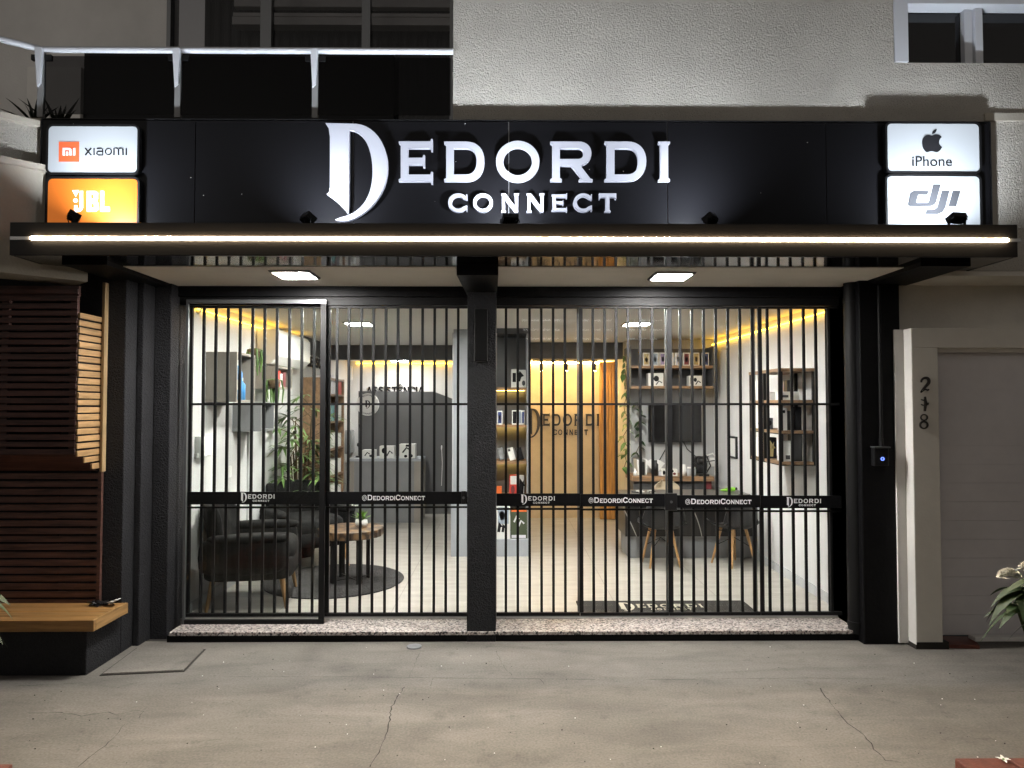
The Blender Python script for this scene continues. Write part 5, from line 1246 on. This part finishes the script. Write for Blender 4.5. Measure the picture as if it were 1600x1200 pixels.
sh(2.22,2.27,5.53,5.60,2,.16,'plastic_black','black carton standing behind the flat white ones')
sh(2.12,2.17,5.86,5.96,2,.17,'box_white','white carton with a black print at the far end of the top metal shelf board',((.2,.8,.1,.75,'ink','s'),))

# ================================================================== DESK AND CHAIRS
D_D = 6.70
xd0, xd1 = PX(978,D_D), WX1-.005
zdt = PZ(777, 6.62)
t = thing('reception_desk', 'black marble desk with pale veins and grey base', 'desk', ((xd0+xd1)/2, D_D, FZ))
box(xd0-.02, xd1, 6.60, 7.22, zdt-.03, zdt).build('top', mat('dark stone top', (.085,.083,.078), .3, vary=.3, vscale=3), t, bevel=.003)
box(xd0, xd1, 6.68, 6.70, PZ(838,D_D), zdt-.0305).build('marble_front', 'marble_black', t)
box(xd0-.015, xd0-.0005, 6.68, 7.2, PZ(838,D_D), zdt-.0305).build('marble_side', 'marble_black', t)
box(xd0+.02, xd1, 6.72, 6.75, FZ, PZ(838,D_D)-.0005).build('base_panel', 'lam_grey', t)
box(xd0+.02, xd0+.05, 6.7505, 7.15, FZ, PZ(838,D_D)-.0005).build('base_side', 'lam_grey', t)
def shell_chair(loc, rz, m, label, group='shell chairs at the desk'):
    t = thing('shell_chair', label, 'chair', (*loc, FZ), rz, group); t.scale = (.84,.84,.83)    # faces +y
    b = MB(); n = 14; pr = []
    for i in range(n+1):
        u = i/n
        if u < .5: y, z = .20-.38*(u/.5), .42-.02*math.sin(u/.5*math.pi)
        else: k = (u-.5)/.5; y, z = -.18-.06*k, .42+.37*k**1.15
        pr.append((y, z))
    vs = []; k_ = 9
    for lay in (0,1):
        for i, (y, z) in enumerate(pr):
            u = i/n; w = .22+.02*math.sin(u*math.pi) - (.23*(1-math.sqrt(1-((u-.62)/.40)**2)) if u > .62 else 0) - (.03*((.15-u)/.15)**2 if u < .15 else 0)
            for j in range(k_+1):
                s = j/k_*2-1; bulge = .07*abs(s)**2.4
                vs.append((s*w, y + (bulge if u > .5 else 0) + (.012*lay*(-1 if u > .5 else 0)), z + (bulge if u <= .5 else 0) - (.012*lay if u <= .5 else 0)))
    o = (n+1)*(k_+1); fs = []
    for i in range(n):
        for j in range(k_):
            a = i*(k_+1)+j; fs += [(a,a+1,a+k_+2,a+k_+1), (o+a+k_+1,o+a+k_+2,o+a+1,o+a)]
        a = i*(k_+1); c = a+k_; fs += [(a+k_+1,o+a+k_+1,o+a,a),(c,o+c,o+c+k_+1,c+k_+1)]
    for j in range(k_): a = n*(k_+1)+j; fs += [(j+1,j,o+j,o+j+1),(a,a+1,o+a+1,o+a)]
    b.add(vs, fs, True); b.build('shell', m, t, local=True)
    for sx in (-1,1):
        for sy in (-1,1): MB().tube([(sx*.09,sy*.09-.01,.40),(sx*.165,sy*.16-.01,0)], [.017,.011], 10).build('leg', 'wood_leg', t, local=True)
    w = MB()
    for a_, b_ in (((-1,-1),(1,1)),((1,-1),(-1,1))): w.tube([(a_[0]*.13,a_[1]*.125-.01,.20),(0,-.01,.30),(b_[0]*.13,b_[1]*.125-.01,.20)], .004, 6)
    for s in (-1,1): w.tube([(s*.12,-.11,.37),(s*.12,.09,.37)], .005, 6)
    w.build('wire_brace', 'black_metal', t, local=True)
shell_chair((PX(1030,6.45), 6.43), R(4), 'plastic_black', 'black shell chair with wooden legs at the middle of the desk')
shell_chair((PX(1143,6.45), 6.45), R(24), 'plastic_black', 'black shell chair with wooden legs at the right end of the desk')
shell_chair((PX(1046,7.35), 7.36), R(180), 'beige shell', 'beige shell chair behind the desk')
# things on the desk
xt, yt = G(1140, 768, zdt); t = thing('green_spray_bottle', 'lime green object lying on the desk', 'bottle', (xt, yt, zdt))
MB().tube([(xt-.09,yt,zdt+.012),(xt-.02,yt,zdt+.018),(xt+.05,yt,zdt+.024)], [.006,.02,.022], 10).build('body', 'lime', t); MB().tube([(xt+.051,yt,zdt+.026),(xt+.075,yt,zdt+.03)], .013, 8).build('nozzle', 'plastic_black', t)
xt, yt = G(1010, 770, zdt); t = thing('tool_set', 'scattered white and silver repair tools on the desk', 'tools', (xt, yt, zdt))
for k in range(7):
    a = random.uniform(0,6); x, y = xt+random.uniform(-.10,.12), yt+random.uniform(-.06,.06)
    MB().tube([(x,y,zdt+.008),(x+.07*math.cos(a),y+.05*math.sin(a),zdt+.012)], .007, 6).build('tool', ('plastic_white','steel','plastic_black')[k%3], t)
# doormat
pts = [G(905,968,FZ), G(1180,969,FZ), G(1150,940,FZ), G(905,939,FZ)]
mx0, mx1, my0, my1 = PX(905,4.99,950), PX(1178,4.99,950), 4.895, 5.22
t = thing('doormat', 'black doormat with pale logo behind the gate', 'doormat', ((mx0+mx1)/2, 5.05, FZ))
box(mx0, mx1, my0, my1, FZ+.0005, FZ+.012).build('rubber_mat', 'mat_rubber', t, bevel=.003)
cs = logo()
lx0, lx1 = PX(968,5.05,955), PX(1099,5.05,955)
b = fill(fit(cs, lx0, lx1, my0+.06, my1-.06), 0, .002)
b.v = [(x, z, FZ+.0145-y) for x, y, z in b.v]
b.build('logo_print', 'mat_print', t)
# ================================================================== FOREGROUND PLANTERS
def planter(x0, x1, y1, label):
    t = thing('brick_planter', label, 'planter', ((x0+x1)/2, y1-.2, 0), 0, 'brick planters at the kerb')
    b = MB(); x = x0
    while x < x1-.02:
        w = min(.21, x1-x); b.box(x+.003, x+w-.003, y1-.10, y1, .002, .098); x += .215
    for s in range(4):
        yy = y1-.105-s*.215
        b.box(x0+.003, x0+.10, yy-.205, yy, .002, .098); b.box(x1-.10, x1-.003, yy-.205, yy, .002, .098)
    b.build('bricks', 'brick', t, bevel=.006)
    box(x0+.101, x1-.101, y1-.9, y1-.101, .001, .08).build('soil', 'crack', t)
ZB = .098
xb0, yb0_ = G(1490, 1184, ZB)
planter(xb0, xb0+.65, yb0_, 'red brown brick planter at the bottom right corner of the photo')
xb1, yb1_ = G(26, 1193, ZB)
planter(xb1-.65, xb1, yb1_, 'red brown brick planter at the bottom left corner of the photo')
# fallen flower
xf, yf = G(1568, 1190, ZB)
t = thing('fallen_flower', 'white flower fallen on the brick planter edge', 'flower', (xf, yf, ZB)); b = MB()
for k in range(6):
    a = k*1.05+.3; b.blade((xf,yf,ZB+.008), (math.cos(a),math.sin(a),.35+.3*(k%2)), .030, .014, .3, 3)
b.build('petals', 'petal', t); MB().blob((xf,yf,ZB+.008), (.005,.005,.005), 8, 5).build('centre', 'leaf_light', t)
# flowering shrub growing out of the right planter
def shrub(base, spots, flowers, label, seed):
    random.seed(seed); t = thing('flowering_shrub', label, 'shrub', base, 0, 'shrubs in the kerb planters')
    st = MB(); lv = MB()
    for (x, y, z), n in spots:
        st.tube([base, ((base[0]*.6+x*.4),(base[1]+y)/2,(base[2]*.4+z*.6)), (x,y,z)], [.012,.009,.005], 6)
        for i in range(n):
            a = 2*math.pi*i/n + random.uniform(-.3,.3); el = random.uniform(-.1,.6)
            lv.blade((x,y,z), (math.cos(a)*math.cos(el),math.sin(a)*math.cos(el),math.sin(el)), random.uniform(.11,.17), .058, random.uniform(.5,1.1), 7)
    st.build('branches', 'stem', t); lv.build('leaves', 'leaf_dark', t)
    if flowers:
        fl_ = MB()
        for c in flowers:
            for k in range(60):
                d = Vector((random.gauss(0,1),random.gauss(0,1),abs(random.gauss(0,1)))).normalized(); p = Vector(c)+d*.024
                for q in range(4):
                    a = q*1.57+k; fl_.blade(p, (d.x+math.cos(a)*.8,d.y+math.sin(a)*.8,d.z), .019, .015, .15, 2)
        fl_.build('blossoms', 'petal', t)
pt = lambda px, py, D: (P(px,py,D)[0], D, P(px,py,D)[1])
shrub((xb0+.40, yb0_-.35, .08), [(pt(1606,922,2.55),11),(pt(1604,950,2.62),10),(pt(1618,936,2.6),10),(pt(1640,905,2.5),9),(pt(1650,960,2.5),9),(pt(1612,985,2.6),0)], [pt(1577,903,2.60), pt(1610,892,2.55)], 'glossy shrub with white flower heads at the right edge', 9)
shrub((xb1-.40, yb1_-.35, .08), [(pt(-46,930,2.5),8),(pt(-50,970,2.45),8),(pt(-80,950,2.5),9)], [], 'leafy shrub just reaching in at the left edge', 12)

# ================================================================== ACROSS THE STREET (mirrored in the shop glass)
OB = thing('opposite_building', 'dark building across the street with a lit hall, mirrored in the shop glass', 'building', (2, -9, 0))
ow = MB(); YO = -8.0
ow.box(-16, .1, YO-.3, YO, 0, 4.35); ow.box(5.2, 16, YO-.3, YO, 0, 4.35); ow.box(.1, 5.2, YO-.3, YO, 3.75, 4.35); ow.box(.1, 5.2, YO-.3, YO, 0, 1.5)
ow.build('wall', 'charcoal', OB)
oh = MB(); oh.box(.1, 5.2, -15, -14.8, 0, 4.2); oh.box(-.1, .0995, -15, YO-.301, 0, 4.2); oh.box(5.2005, 5.4, -15, YO-.301, 0, 4.2); oh.box(.1, 5.2, -14.79, YO-.301, 4.2, 4.3)
oh.build('hall', 'lam_grey', OB)
M['tube'] = glow('fluorescent tube', (.9,.96,1), 7)
for iy, yy in enumerate((-8.9, -10.2, -11.6, -13.2)):
    for xx in (.9, 2.5, 4.1):
        MB().tube([(xx-.55+.1*iy,yy,4.05-.12*iy),(xx+.55+.1*iy,yy,4.05-.12*iy)], .022, 8).build('tube_lamp', 'tube', OB)
